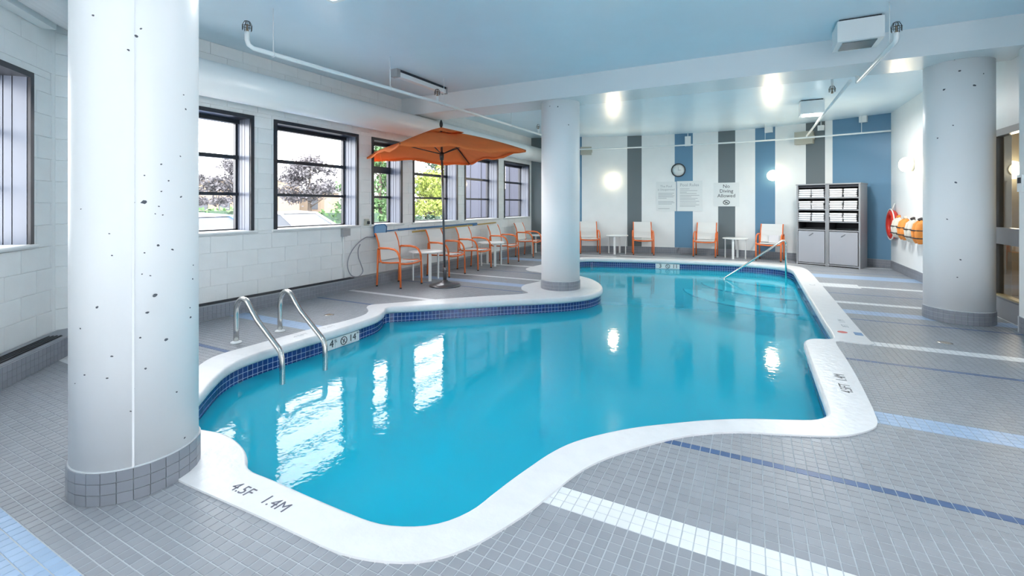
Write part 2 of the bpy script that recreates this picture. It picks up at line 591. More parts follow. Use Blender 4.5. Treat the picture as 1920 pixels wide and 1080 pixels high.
def back_frame(x, z=0.0, off=0.0):
    """matrix on the back wall: local x along the wall to the right, local y into the wall, z up"""
    dy = (back_y(x + .1) - back_y(x - .1)) / .2
    t = Vector((1, dy, 0)).normalized()
    n = Vector((-t.y, t.x, 0))
    p = Vector((x, back_y(x), z)) - n * off
    m = Matrix.Identity(4)
    m.col[0][:3], m.col[1][:3], m.col[2][:3], m.col[3][:3] = t, n, (0, 0, 1), p
    return m


CEIL = 3.32
ANG0 = Vector((-5.76, 1.80, 0))                       # corner of slanted wall and window wall
ANGD = Vector((-.727, .687, 0)).normalized()
ANG_L = 4.2
ANGS = ANG0 - ANGD * ANG_L

# ---------------------------------------------------------------- floor
fl_poly = [(-5.8, 1.83), (ANGS.x, ANGS.y), (ANGS.x, -2.5), (3.6, -2.5), (3.6, 7.0), (2.6, 7.0), (2.6, 12.48)] + [tuple(p) for p in BACKS[::-1][1:]]
n_in = normals_out(OUT)
HOLE = OUT + n_in * -0.03 if area(OUT) > 0 else OUT
mb = MB()
vs, fs = fill([fl_poly, [tuple(p) for p in HOLE]], -0.002)
mb.add(vs, fs)
floor = mb.build('floor', M['grout'], label='grey small-tiled pool deck with white, light blue and navy stripes', kind='structure')

PITCH = 0.0503
GX, GY = -0.815, 1.922
xs = GX + PITCH * np.arange(-102, 70) + PITCH / 2
ys = GY + PITCH * np.arange(-64, 234) + PITCH / 2
X, Y = [a.ravel() for a in np.meshgrid(xs, ys)]
keep = ~inside(OUT + n_in * -0.06, X, Y)
keep &= inside(np.array([(x, y) for x, y in fl_poly]), X, Y)
near = (X * 0.687 + Y * 0.727) > (-2.648 + 0.20)
keep &= near & ~((X < -5.68) & (Y > 1.8))
for cx, cy, r in ((-2.747, 1.184, .24), (-2.78, 7.006, .29), (2.137, 7.265, .29)):
    keep &= (X - cx) ** 2 + (Y - cy) ** 2 > r * r
X, Y = X[keep], Y[keep]
EAST = [(1.922, 2.074, 1), (2.72, 2.77, 3), (3.57, 3.79, 2), (4.94, 4.99, 3), (5.55, 5.70, 1), (6.70, 6.75, 3), (7.05, 7.28, 2),
        (7.76, 7.91, 1), (8.56, 8.61, 3), (9.32, 9.47, 1), (10.3, 10.8, 2), (11.25, 11.3, 3), (12.28, 12.38, 1)]
WEST = [(1.74, 1.84, 1), (2.54, 2.60, 3), (3.36, 3.60, 2), (4.62, 4.67, 3), (5.22, 5.36, 1), (6.42, 6.47, 3), (6.80, 7.05, 2),
        (7.50, 7.62, 1), (8.25, 8.30, 3), (9.06, 9.20, 1), (10.1, 10.5, 2), (11.9, 12.0, 1)]
kind = np.zeros(len(X), int)
for rows, sel in ((EAST, X > -3.2), (WEST, X <= -3.2)):
    for a, b, c in rows:
        kind[sel & (Y > a) & (Y < b)] = c
kind[(Y > .50) & (Y < .775) & (X < -1.0)] = 2
kind[(X > 1.0) & (X < 1.55) & (Y > 9.2) & (Y < 9.62)] = 1
D = cam_depth(X, Y)
vis = in_view(X, Y, 0 * X, -6)
hid = inside(np.array([(-2.95, 1.0), (-2.5, 1.0), (-2.6, 1.4), (-2.9, 1.4)]), X, Y)
order = np.argsort(np.where(vis & ~hid, D, 1e3))
single = set(order[:300].tolist())
TM = [M['tile_grey'], M['tile_white'], M['tile_light'], M['tile_blue']]
h = PITCH / 2 - 0.0022
tile_me = []
for m in TM:
    b = MB()
    b.add([(-h, -h, 0), (h, -h, 0), (h, h, 0), (-h, h, 0), (-h + .001, -h + .001, .0022), (h - .001, -h + .001, .0022), (h - .001, h - .001, .0022), (-h + .001, h - .001, .0022)],
          [(4, 5, 6, 7), (0, 1, 5, 4), (1, 2, 6, 5), (2, 3, 7, 6), (3, 0, 4, 7)])
    tile_me.append(b.mesh('tile', m))
for i in single:
    link('tile', tile_me[kind[i]], floor, (X[i], Y[i], -0.002))
rest = np.array([i for i in range(len(X)) if i not in single])


def bulk_tiles(name, X, Y, kind, parent):
    n = len(X)
    t = np.array([(-h, -h, 0), (h, -h, 0), (h, h, 0), (-h, h, 0), (-h, -h, .0022), (h, -h, .0022), (h, h, .0022), (-h, h, .0022)])
    V = (t[None] + np.stack([X, Y, np.full(n, -0.002)], 1)[:, None, :]).reshape(-1, 3)
    q = np.array([(4, 5, 6, 7), (0, 1, 5, 4), (1, 2, 6, 5), (2, 3, 7, 6), (3, 0, 4, 7)])
    F = (q[None] + (np.arange(n) * 8)[:, None, None]).reshape(-1, 4)
    me = bpy.data.meshes.new(name)
    me.vertices.add(len(V)); me.vertices.foreach_set('co', V.ravel())
    me.loops.add(F.size); me.loops.foreach_set('vertex_index', F.ravel())
    me.polygons.add(len(F))
    me.polygons.foreach_set('loop_start', np.arange(len(F)) * 4)
    for m in TM: me.materials.append(m)
    me.polygons.foreach_set('material_index', np.repeat(kind, 5))
    me.polygons.foreach_set('use_smooth', np.zeros(len(F), bool))
    me.update(calc_edges=True)
    o = bpy.data.objects.new(name, me)
    COL.objects.link(o)
    o.parent = parent
    o['kind'] = 'stuff'
    return o


bulk_tiles('tiles', X[rest], Y[rest], kind[rest], floor)


def tile_run(parent, pts, side, z0, rows, pitch_h, m, count, closed=False, thick=0.006, name='tile', off=0.0, gap=0.0022, skip=None):
    """upright tiles along a plan polyline already cut at tile pitch; side=+1 puts the face to the right of travel"""
    P = np.asarray(pts)
    n = len(P)
    segs = []
    for i in range(n if closed else n - 1):
        a, b = P[i], P[(i + 1) % n]
        t = (b - a) / np.linalg.norm(b - a)
        nn = np.array([t[1], -t[0]]) * side
        c = (a + b) / 2 + nn * off
        for r in range(rows):
            z = z0 + (r + .5) * pitch_h
            if skip and skip(c[0], c[1]):
                continue
            face = np.dot(nn, -c) > 0
            v = bool(in_view(np.array([c[0]]), np.array([c[1]]), np.array([z]))[0])
            segs.append((0 if (face and v) else 1, cam_depth(c[0], c[1]), c, t, nn, z, np.linalg.norm(b - a)))
    segs.sort(key=lambda s: (s[0], s[1]))
    w = np.median([s[6] for s in segs]) / 2 - gap / 2
    hh = pitch_h / 2 - gap / 2
    b = MB(); b.box(-w, w, 0, thick, -hh, hh)
    me = b.mesh(name, m)
    rest = MB()
    for k, (_, _, c, t, nn, z, L) in enumerate(segs):
        ang = math.atan2(-nn[0], nn[1])          # local y -> nn
        if k < count:
            link(name, me, parent, (c[0], c[1], z), (0, 0, ang))
        else:
            T = Matrix.Translation((c[0], c[1], z)) @ Matrix.Rotation(ang, 4, 'Z')
            rest.box(-w, w, 0, thick, -hh, hh, T=T)
    if rest.v:
        o = rest.build(name + 's', m, parent)
        o['kind'] = 'stuff'


# ---------------------------------------------------------------- pool
# coping: flat painted top, rounded nose, small undercut
mb = MB()
CZ = 0.010
vs, fs = fill([[tuple(p) for p in OUT], [tuple(p) for p in INN]], CZ)
mb.add(vs, fs, 0, True)
n = len(OUT)
ring = [(x, y, CZ) for x, y in OUT] + [(x, y, -0.01) for x, y in OUT]
mb.add(ring, [(i, (i + 1) % n, n + (i + 1) % n, n + i) for i in range(n)])
prof = [(0, CZ), (-.010, CZ - .002), (-.018, CZ - .009), (-.022, CZ - .020), (-.022, CZ - .055), (-.016, CZ - .078), (.002, CZ - .09), (.03, CZ - .09)]
n = len(INN)
vs = [(INN[i][0] + NI[i][0] * o, INN[i][1] + NI[i][1] * o, z) for o, z in prof for i in range(n)]
mb.add(vs, [(j * n + i, j * n + (i + 1) % n, (j + 1) * n + (i + 1) % n, (j + 1) * n + i) for j in range(len(prof) - 1) for i in range(n)], 0, True)
coping = mb.build('pool_coping', M['coping'], label='white painted concrete coping curving around the free-form pool', kind='structure')

mb = MB()
prof = [(.010, -0.06), (.010, -0.24), (.004, -0.245), (.004, POOL_Z + .15), (-.05, POOL_Z + .04), (-.15, POOL_Z)]
mats_i = [1, 1, 0, 0, 0]
for j in range(len(prof) - 1):
    vs = [(INN[i][0] + NI[i][0] * o, INN[i][1] + NI[i][1] * o, z) for o, z in prof[j:j + 2] for i in range(n)]
    mb.add(vs, [(i, (i + 1) % n, n + (i + 1) % n, n + i) for i in range(n)], mats_i[j], j > 1)
vs, fs = fill([[tuple(INN[i] - NI[i] * .14) for i in range(n)]], POOL_Z)
mb.add(vs, fs, 0)
pool = mb.build('pool_basin', [M['pool'], M['grout_blue']], label='pale blue painted basin of the indoor pool', kind='structure')
tile_run(pool, INN, -1, -0.232, 3, 0.0503, M['band_blue'], 300, closed=True, thick=0.0015, off=-0.010, gap=.0048,
         skip=lambda x, y: (3.40 < y < 3.86 and x < -3.8) or (-2.12 < x < -1.58 and y > 11.5))

mb = MB()
vs, fs = fill([[tuple(p + NI[i] * .006) for i, p in enumerate(INN)]], WATER_Z)
mb.add(vs, fs)
wme = mb.mesh('pool_water', M['water'], fix=False)
water = bpy.data.objects.new('pool_water', wme)
COL.objects.link(water)
tag(water, label='still turquoise pool water mirroring the windows', cat='water', kind='stuff')

# depth marker tiles set in the band
mk = empty('depth_marker', (-4.0, 3.635, 0), label='white depth marker tiles with a no diving symbol beside the ladder', cat='sign')
for k in range(4):
    y0 = 3.345 + k * .1150
    MB().box(-4.012 + (0.003 if k < 2 else 0.008) * 0, -3.992, y0, y0 + .112, -.195, -.083).build('tile', M['sign'], mk).location = (4.0, -3.575, 0)
rz = PI / 2


def mark(parent, body, y, s, sx=1.0, dz=0.0, m='ink'):
    text('lettering', body, s, M[m], (0.0105, y - 3.575, -.137 + dz), (PI / 2, 0, rz), parent, sx=sx)


mark(mk, '4', 3.41, .115)
mark(mk, '½', 3.465, .05, dz=.02, m='ink')
mark(mk, '14', 3.70, .105)
mark(mk, 'M', 3.775, .035, dz=.035)
c = MB()
pts = [(0.011, 3.575 - 3.575 + .042 * math.cos(a), -.139 + .042 * math.sin(a)) for a in np.linspace(0, 2 * PI, 24, endpoint=False)]
c.tube(pts, .004, 6, closed=True)
c.tube([(0.011, -.03, -.109), (0.011, .03, -.169)], .0035, 6)
c.tube([(0.011, -.01, -.16), (0.011, .0, -.14), (0.011, .014, -.12)], .004, 6)
c.build('no_diving_symbol', M['red'] if False else M['ink'], mk)

mk2 = empty('depth_marker', (-1.85, 11.69, 0), math.atan2(.11, .5), label='white depth marker tiles under the far coping below the chairs', cat='sign')
for k in range(5):
    MB().box(-.275 + k * .11, -.275 + k * .11 + .108, -.006, .02, -.195, -.083).build('tile', M['sign'], mk2)
text('lettering', '3', .13, M['ink'], (-.17, -.009, -.138), (PI / 2, 0, 0), mk2)
text('lettering', '11', .13, M['ink'], (.17, -.009, -.138), (PI / 2, 0, 0), mk2)
c = MB()
c.tube([(.045 * math.cos(a), -.009, -.138 + .045 * math.sin(a)) for a in np.linspace(0, 2 * PI, 20, endpoint=False)], .005, 6, closed=True)
c.tube([(-.03, -.009, -.108), (.03, -.009, -.168)], .004, 6)
c.build('no_diving_symbol', M['ink'], mk2)

# painted figures on the coping
def deck_text(body, x, y, ang, s, m, label, sx=1.0):
    o = text('coping_lettering', body, s, M[m], (x, y, CZ + .0008), (0, 0, ang), None, depth=.0004, sx=sx)
    tag(o, label, 'lettering')
    return o


deck_text('4.5F', -2.13, 1.335, 0, .082, 'ink_deck', 'dark figures 4.5F painted on the near coping beside the big column')
deck_text('1.4M', -1.90, 1.34, 0, .082, 'ink_deck', 'dark figures 1.4M painted on the near coping to the right of 4.5F')
deck_text('4.5FT', .60, 4.12, PI / 2, .10, 'ink', 'black figures 4.5FT on the right-hand coping where it juts in', sx=.8)
deck_text('1.4M', .60, 4.36, PI / 2, .10, 'ink', 'black figures 1.4M on the right-hand coping just beyond 4.5FT', sx=.8)
deck_text('3FT', .90, 6.24, PI / 2, .085, 'ink_soft', 'grey worn figures 3FT on the coping above the red spot')
deck_text('1.1M', .90, 6.48, PI / 2, .085, 'ink_soft', 'grey worn figures 1.1M on the coping just beyond 3FT')
deck_text('4.5FT', -4.13, 3.2, PI / 2, .075, 'ink_faint', 'faint worn figures 4.5FT on the coping next to the ladder')
deck_text('1.4M', -4.13, 3.55, PI / 2, .075, 'ink_faint', 'faint worn figures 1.4M on the coping above the white depth marker')
deck_text('C', .88, 9.2, PI / 2, .12, 'ink_soft', 'small grey worn mark on the coping near the far corner')
b = MB(); b.lathe([(.045, 0), (.045, .0012)], 20, (.83, 5.93, CZ)); b.build('deck_symbol', M['red'], label='small red round no diving mark painted on the coping', cat='symbol')
b = MB(); b.box(.93, 1.0, 5.86, 5.98, CZ, CZ + .0012); b.build('deck_symbol', M['pole_blue'], label='small blue square mark painted on the coping', cat='symbol')

# entry steps in the far right corner
cx_, cy_ = .745, 11.95
st = empty('pool_steps', (0, 0, 0), label='curved underwater entry steps with dark tiled nosings below the handrail', cat='steps')
for k, (ra, rb, zt) in enumerate(((2.25, 2.05, -.66), (1.85, 1.55, -.49), (1.45, 1.05, -.34))):
    arc = [(cx_ - ra * math.cos(a), cy_ - rb * math.sin(a)) for a in np.linspace(0.12, PI / 2, 28)]
    poly = arc + [(cx_, cy_ - .15)]
    b = MB(); b.prism(poly, POOL_Z, zt); b.build('step', M['pool'], st)
    b = MB(); b.tube([(x, y, zt) for x, y in arc], .016, 6); b.build('nosing', M['band_blue'], st)

# main drain on the basin floor
dr = empty('main_drain', (-2.02, 4.48, POOL_Z), .5, label='dark round main drain in a pale square plate on the basin floor', cat='drain')
b = MB(); b.box(-.28, .28, -.28, .28, .001, .012); b.build('plate', mat('drain_plate', (.74, .84, .88), .5), dr)
b = MB(); b.lathe([(.095, .012), (.095, .02), (.08, .028), (0.0001, .03)], 24); b.build('cover', mat('drain_cover', (.05, .22, .40), .5), dr)

# ladder
lad = empty('pool_ladder', (-4.49, 2.75, 0), label='brushed steel pool ladder with two bent rails', cat='ladder')


def rail_path(ax, ay, bx, by):
    A, B = np.array([ax, ay]), np.array([bx, by])
    pr = [(0, 0.0), (0, .14), (0, .28), (.008, .335), (.03, .38), (.068, .417), (.12, .442), (.18, .45), (.235, .442), (.285, .42), (.335, .387), (.38, .353), (.5, .278), (.92, .095), (.965, .068), (.99, .02), (1, -.08), (1, -.5), (1, -.95)]
    return [tuple(A + (B - A) * s) + (z,) for s, z in pr]


def off(pts, o):
    return [(x - o[0], y - o[1], z - o[2]) for x, y, z in pts]


for (a, b_) in (((-4.49, 2.75), (-3.62, 2.62)), ((-4.48, 3.215), (-3.57, 3.03))):
    t = MB(); t.tube(off(rail_path(*a, *b_), (-4.49, 2.75, 0)), .0245, 12); t.build('rail', M['steel'], lad)
    t = MB(); t.lathe([(.052, .001), (.050, .012), (.03, .02), (.022, .024)], 20, (a[0] + 4.49, a[1] - 2.75, 0)); t.build('flange', M['white'], lad, label='white round flange')
for z in (-.36, -.62, -.88):
    t = MB(); t.box(.82, .92, -.12, .28, z, z + .03); t.build('tread', M['white'], lad)

# handrail at the steps
hr = empty('pool_handrail', (.606, 11.30, 0), label='slanting steel handrail over the entry steps at the far corner', cat='handrail')
p = [(-1.16, -.66, -.20 - .15), (-1.16 + .0, -.66, -.2), (-.12, -.07, .565), (-.07, -.04, .60), (-.03, -.015, .60), (0, 0, .565), (0, 0, .48), (0, 0, -.34)]
t = MB(); t.tube(p[1:], .02, 12); t.build('rail', M['steel'], hr)
t = MB(); t.tube([(-1.15, -.655, -.19), (-1.16, -.66, -.3), (-1.16, -.66, -.7)], .02, 10); t.build('lower_post', M['steel'], hr)

# ---------------------------------------------------------------- columns
def column(cx, cy, R, pitch, lab, count):
    o = empty('column', (cx, cy, 0), label=lab, kind='structure')
    b = MB(); b.lathe([(R, .14), (R, 1.2), (R, 2.2), (R, CEIL)], 72); s = b.build('shaft', M['column'], o)
    b = MB(); b.lathe([(R + .004, 0), (R + .004, .147), (R, .152)], 72); g = b.build('base', M['grout'], o)
    k = int(2 * PI * (R + .006) / pitch)
    circ = [((R + .004) * math.cos(2 * PI * i / k), (R + .004) * math.sin(2 * PI * i / k)) for i in range(k)]
    segs = []
    hh = .0485 / 2 - .001
    w = math.sin(PI / k) * (R + .006) - .001
    b = MB(); b.box(-w, w, 0, .006, -hh, hh)
    me = b.mesh('tile', M['tile_base'])
    for i in range(k):
        a = 2 * PI * (i + .5) / k
        for r in range(3):
            link('tile', me, o, (math.cos(a) * (R + .002), math.sin(a) * (R + .002), (r + .5) * .049), (0, 0, a - PI / 2))
    COLUMNS.append(o)
    return o


c1 = column(-2.747, 1.184, .254, .06, 'thick white round column pitted with dark holes, nearest the camera', 200)
b = MB(); b.box(-.004, .004, -.002, .004, .15, CEIL)
sm_ = b.build('seam', M['column'], c1)
sa = math.radians(-27)
sm_.location = (.254 * math.cos(sa), .254 * math.sin(sa), 0); sm_.rotation_euler = (0, 0, sa - PI / 2)
column(-2.78, 7.006, .31, .0503, 'white round column ringed by coping in the middle of the pool edge', 200)
column(2.137, 7.265, .311, .0503, 'white round column standing on the deck by the right-hand wall', 200)

PITS = {0: (-2.747, 1.184, .254, [(175, 29, 3.4), (264, 54, 2.6), (256, 68, 3.6), (241, 94, 2.5), (344, 178, 1.8), (348, 205, 2.6), (338, 293, 1.8),
            (302, 308, 2.4), (271, 329, 1.8), (316, 339, 2), (302, 359, 1.8), (339, 369, 2.4), (270, 379, 5), (251, 380, 1.8), (298, 387, 1.8), (291, 401, 1.6),
            (305, 403, 1.6), (152, 392, 1.6), (205, 438, 1.8), (296, 460, 3), (323, 468, 2.6), (210, 479, 2.2), (271, 474, 2), (266, 514, 1.7), (282, 517, 1.8),
            (362, 497, 2), (361, 523, 2.4), (182, 576, 3.4), (290, 554, 4.6), (276, 586, 3.2), (357, 595, 3), (356, 577, 2), (151, 616, 2), (263, 633, 2.2),
            (311, 637, 4), (210, 668, 2.6), (273, 691, 2.6), (159, 703, 2.2), (201, 709, 2.2), (141, 719, 1.6), (331, 735, 2.2), (251, 729, 1.6), (245, 771, 1.8), (346, 821, 2.2)]),
        1: (-2.78, 7.006, .31, [(1046, 200, 1.6), (1031, 199, 1.2), (1066, 234, 1.3)]),
        2: (2.137, 7.265, .311, [(1799, 133, 2.4), (1770, 168, 2.4), (1827, 160, 2.8), (1844, 138, 1.6), (1790, 112, 1.6), (1787, 235, 1.6), (1758, 259, 1.8), (1792, 342, 2.4),
            (1776, 411, 1.6), (1801, 487, 1.8), (1795, 520, 1.5)])}
for k, (cx, cy, R, pits) in PITS.items():
    b = MB()
    for px, py, r in pits:
        Xc = (px - 960) / 865
        v = np.array([Xc * math.cos(YAW) - math.sin(YAW), Xc * math.sin(YAW) + math.cos(YAW)])
        a_, b_, c_ = v @ v, -2 * (v @ np.array([cx, cy])), cx * cx + cy * cy - R * R
        q = b_ * b_ - 4 * a_ * c_
        if q < 0: continue
        t = (-b_ - math.sqrt(q)) / (2 * a_)
        P = v * t
        z = 1.35 - (py - 384.5) / 865 * t
        a = math.atan2(P[1] - cy, P[0] - cx)
        rr = r * t / 865 * .8
        T = Matrix.Translation((P[0] - cx, P[1] - cy, z)) @ Matrix.Rotation(a, 4, 'Z') @ Matrix.Rotation(random.uniform(-.6, .6), 4, 'X')
        vs = [(0.0012, rr * math.cos(w) * random.uniform(.8, 1.5), rr * math.sin(w) * random.uniform(.6, 1.0)) for w in np.linspace(0, 2 * PI, 8, endpoint=False)]
        b.add([T @ Vector(p_) for p_ in vs] + [T @ Vector((-.004, 0, 0))], [(i, (i + 1) % 8, 8) for i in range(8)] + [tuple(range(8))])
    o = b.build('pits', M['pit'], COLUMNS[k]); o['kind'] = 'stuff'

# ---------------------------------------------------------------- walls with windows
def wall_panel(name, origin, direction, length, holes, label, blocks=True, thick=.36, zmax=CEIL, count=300):
    """local x along the wall, local y outwards (left of travel), room side at y=0"""
    ang = math.atan2(direction.y, direction.x)
    W = empty(name, origin, ang, label=label, kind='structure')
    us = sorted({0, length} | {h[0] for h in holes} | {h[1] for h in holes})
    b = MB()
    e = .008 if blocks else 0
    for u0, u1 in zip(us, us[1:]):
        hh = [h for h in holes if h[0] <= u0 and h[1] >= u1]
        if hh:
            b.box(u0, u1, e, thick, -.3, hh[0][2]); b.box(u0, u1, e, thick, hh[0][3], zmax)
        else:
            b.box(u0, u1, e, thick, -.3, zmax)
    b.build('wall_core', M['joint'] if blocks else M['wall'], W)
    if blocks:
        g = .0012
        BW, BH = .40, .20
        full = {}
        cells = []
        r = 0
        z = 0.17
        while z < zmax - .02:
            z1 = min(z + BH, zmax)
            u = -(BW / 2 if r % 2 else 0)
            while u < length:
                a0, a1 = max(u, 0), min(u + BW, length)
                if a1 - a0 > .03:
                    rects = [(a0, a1, z, z1)]
                    for h in holes:
                        nr = []
                        for (p0, p1, q0, q1) in rects:
                            if p1 <= h[0] or p0 >= h[1] or q1 <= h[2] or q0 >= h[3]:
                                nr.append((p0, p1, q0, q1)); continue
                            if q0 < h[2]: nr.append((p0, p1, q0, h[2]))
                            if q1 > h[3]: nr.append((p0, p1, h[3], q1))
                            m0, m1 = max(q0, h[2]), min(q1, h[3])
                            if p0 < h[0]: nr.append((p0, h[0], m0, m1))
                            if p1 > h[1]: nr.append((h[1], p1, m0, m1))
                        rects = nr
                    for q in rects:
                        if q[1] - q[0] > .02 and q[3] - q[2] > .015:
                            cells.append(q)
                u += BW
            z += BH
            r += 1

        def score(q):
            p = W_mat @ Vector(((q[0] + q[1]) / 2, 0, (q[2] + q[3]) / 2))
            v = bool(in_view(np.array([p.x]), np.array([p.y]), np.array([p.z]), 20)[0])
            return (0 if v and p.z < 2.65 else 1, cam_depth(p.x, p.y))
        W_mat = Matrix.Translation(origin) @ Matrix.Rotation(ang, 4, 'Z')
        cells.sort(key=score)
        rest = MB()
        for k, (p0, p1, q0, q1) in enumerate(cells):
            w, hgt = p1 - p0 - 2 * g, q1 - q0 - 2 * g
            if k < count:
                key = (round(w, 4), round(hgt, 4))
                if key not in full:
                    bb = MB()
                    c = .003
                    bb.add([(-w / 2, e, -hgt / 2), (w / 2, e, -hgt / 2), (w / 2, e, hgt / 2), (-w / 2, e, hgt / 2),
                            (-w / 2 + c, 0, -hgt / 2 + c), (w / 2 - c, 0, -hgt / 2 + c), (w / 2 - c, 0, hgt / 2 - c), (-w / 2 + c, 0, hgt / 2 - c)],
                           [(4, 5, 6, 7), (0, 1, 5, 4), (1, 2, 6, 5), (2, 3, 7, 6), (3, 0, 4, 7), (3, 2, 1, 0)])
                    full[key] = bb.mesh('block', M['block'])
                link('block', full[key], W, ((p0 + p1) / 2, 0, (q0 + q1) / 2))
            else:
                rest.box(p0 + g, p1 - g, 0, e, q0 + g, q1 - g)
        if rest.v:
            o = rest.build('blocks', M['block'], W); o['kind'] = 'stuff'
    return W


def pane(x0, x1, y, z0, z1, parent):
    b = MB(); b.add([(x0, y, z0), (x1, y, z0), (x1, y, z1), (x0, y, z1)], [(0, 1, 2, 3)])
    o = bpy.data.objects.new('pane', b.mesh('pane', M['glass'], fix=False))
    COL.objects.link(o); o.parent = parent


def window(name, origin, direction, h, label, transom=(1.955, 2.005), sill=True):
    u0, u1, z0, z1 = h
    ang = math.atan2(direction.y, direction.x)
    p = Vector(origin) + direction * u0
    W = empty(name, (p.x, p.y, 0), ang, label=label, kind='structure')
    w = u1 - u0
    f = .048
    dg = .26
    b = MB()
    b.box(0, f, -.012, .34, z0, z1); b.box(w - f, w, -.012, .34, z0, z1); b.box(f, w - f, -.012, .34, z1 - f, z1)
    b.build('frame', M['dark'], W)
    b = MB()     # slate lining of the far jamb with its track grooves
    for a, c in ((.012, .105), (.113, .165), (.173, .225), (.233, .256)):
        b.box(w - f - .006, w - f, a, c, z0 + .005, z1 - f)
        b.box(f, f + .006, a, c, z0 + .005, z1 - f)
    b.build('jamb_lining', M['jamb'], W)
    b = MB()
    s = .035
    b.box(f, f + s, dg, dg + .05, z0, z1 - f); b.box(w - f - s, w - f, dg, dg + .05, z0, z1 - f)
    b.box(f, w - f, dg, dg + .05, z0, z0 + .028); b.box(f, w - f, dg - .04, dg + .05, z1 - f - .05, z1 - f)
    b.build('sash', M['dark'], W)
    for a, c in ((1.475, 1.515), transom):
        b = MB(); b.box(f, w - f, dg - .02, dg + .05, a, c); b.build('rail', M['dark'], W)
    zs = [z0 + .028, 1.475, 1.515, transom[0], transom[1], z1 - f - .05]
    for k in range(3):
        pane(f + s, w - f - s, dg + .023, zs[2 * k], zs[2 * k + 1], W)
    if sill:
        b = MB()
        pr = [(-.030, -.022), (-.036, -.012), (-.036, -.002), (-.030, .006), (.26, .010), (.26, -.03), (-.02, -.03)]
        vs = [(x, y, z0 + z) for x in (-.03, w + .03) for y, z in pr]
        m_ = len(pr)
        b.add(vs, [tuple(range(m_)), tuple(range(m_, 2 * m_))[::-1]] + [(i, (i + 1) % m_, m_ + (i + 1) % m_, m_ + i) for i in range(m_)])
        b.build('sill', M['white'], W)
    return W


WORG = Vector((-5.8, 1.84, 0))
WDIR = Vector((0, 1, 0))
WH = [(2.27, 3.785), (4.07, 5.59), (5.89, 6.665), (6.968, 8.481), (8.758, 10.309), (10.623, 12.159)]
WH = [(a - 1.84, b_ - 1.84, 1.012, 2.52) for a, b_ in WH]
wall_panel('wall_west', WORG, WDIR, 10.62, WH, 'white painted block wall with six dark-framed windows')
wl = ['dark-framed window partly hidden behind the nearest column', 'wide dark-framed window with the white car outside',
      'narrow dark-framed window left of the umbrella canopy', 'dark-framed window behind the umbrella pole with yellow-green trees outside',
      'dark-framed window facing a blue-grey wall outside', 'dark-framed window nearest the far corner']
for k, hh in enumerate(WH):
    window('window_%d' % (k + 2), WORG, WDIR, hh, wl[k], (1.93, 2.05) if k == 2 else (1.955, 2.005))
AH = [(ANG_L - 1.77, ANG_L - .254, 1.003, 2.502)]
wall_panel('wall_southwest', ANGS, ANGD, ANG_L + .03, AH, 'slanted white painted block wall left of the nearest column', count=120)
window('window_1', ANGS, ANGD, AH[0], 'dark-framed window in the slanted wall at the left of the picture')

# tiled heater curb along both walls
b = MB(); b.prism([(-5.812, 1.86), (-6.16, 1.86), (-6.3, 1.5), (-6.01, 1.50), (-5.775, 1.795)], -.3, CEIL)
b.build('trim_4', M['wall'], label='painted corner between the slanted wall and the window wall', kind='structure')


def curb(name, pts_front, pts_back, lab, count, grille=None):
    o = empty(name, (0, 0, 0), label=lab, kind='structure')
    b = MB(); b.prism(pts_front + pts_back[::-1], 0, .168); b.build('core', M['grout'], o)
    P = smooth_loop(pts_front, 0.0503, closed=False)
    tile_run(o, P, 1, 0.004, 3, .054, M['tile_base'], count)
    b = MB(); b.prism([(x, y) for x, y in pts_front] + pts_back[::-1], .168, .174); b.build('top', M['tile_base'], o)
    return o


cor = (-5.655, 2.02)
cB = Vector((.687, .727, 0)).normalized() * .19
a0 = ANGS + cB
curb('trim_1', [(cor[0], cor[1]), (a0.x, a0.y)][::-1], [(-5.8, 1.86), (ANGS.x, ANGS.y)][::-1], 'grey tiled curb at the foot of the slanted wall', 60)
curb('trim_2', [(cor[0], cor[1]), (-5.655, 12.33)], [(-5.8, 1.86), (-5.8, 12.30)], 'grey tiled curb at the foot of the window wall', 150)
for (p0, d_, L, lab) in ((Vector((-5.742, 2.25, .174)), Vector((0, 1, 0)), 3.15, 'black slotted floor heater grille in the curb under the windows'),
                         (Vector((-5.54, 1.76, .174)), -ANGD, 3.2, 'black slotted heater grille in the curb under the slanted wall')):
    g = empty('heater_grille', p0, math.atan2(d_.y, d_.x), label=lab, cat='grille')
    s = 1 if d_.y > 0 else -1
    b = MB(); b.box(0, L, -.055, .055, .0005, .004); b.build('tray', M['black'], g)
    for k in range(4):
        b = MB(); b.box(0, L, -.045 + k * .028, -.037 + k * .028, .004, .010); b.build('bar', M['dark'], g)

# back wall, painted in stripes
bw = empty('wall_back', (0, 0, 0), label='curved far wall painted in white, blue and grey upright stripes', kind='structure')
bounds = [(-5.8, 's_grey'), (-5.1, 'wall'), (-4.75, 's_blue'), (-4.40, 'wall'), (-3.193, 's_grey'), (-2.812, 'wall'), (-1.942, 's_blue'),
          (-1.475, 'wall'), (-.841, 's_grey'), (-.429, 'wall'), (.036, 's_blue'), (.48, 'wall'), (1.115, 's_grey'), (1.484, 'wall'), (1.622, 's_blue'), (2.6, None)]
b = MB()
names = ['wall', 's_blue', 's_grey']
for (x0, m_), (x1, _) in zip(bounds, bounds[1:]):
    k = max(1, int((x1 - x0) / .12))
    for i in range(k):
        a, c = x0 + (x1 - x0) * i / k, x0 + (x1 - x0) * (i + 1) / k
        ya, yc = back_y(a), back_y(c)
        b.add([(a, ya, -.1), (c, yc, -.1), (c, yc, CEIL), (a, ya, CEIL)], [(0, 1, 2, 3)], names.index(m_), True)
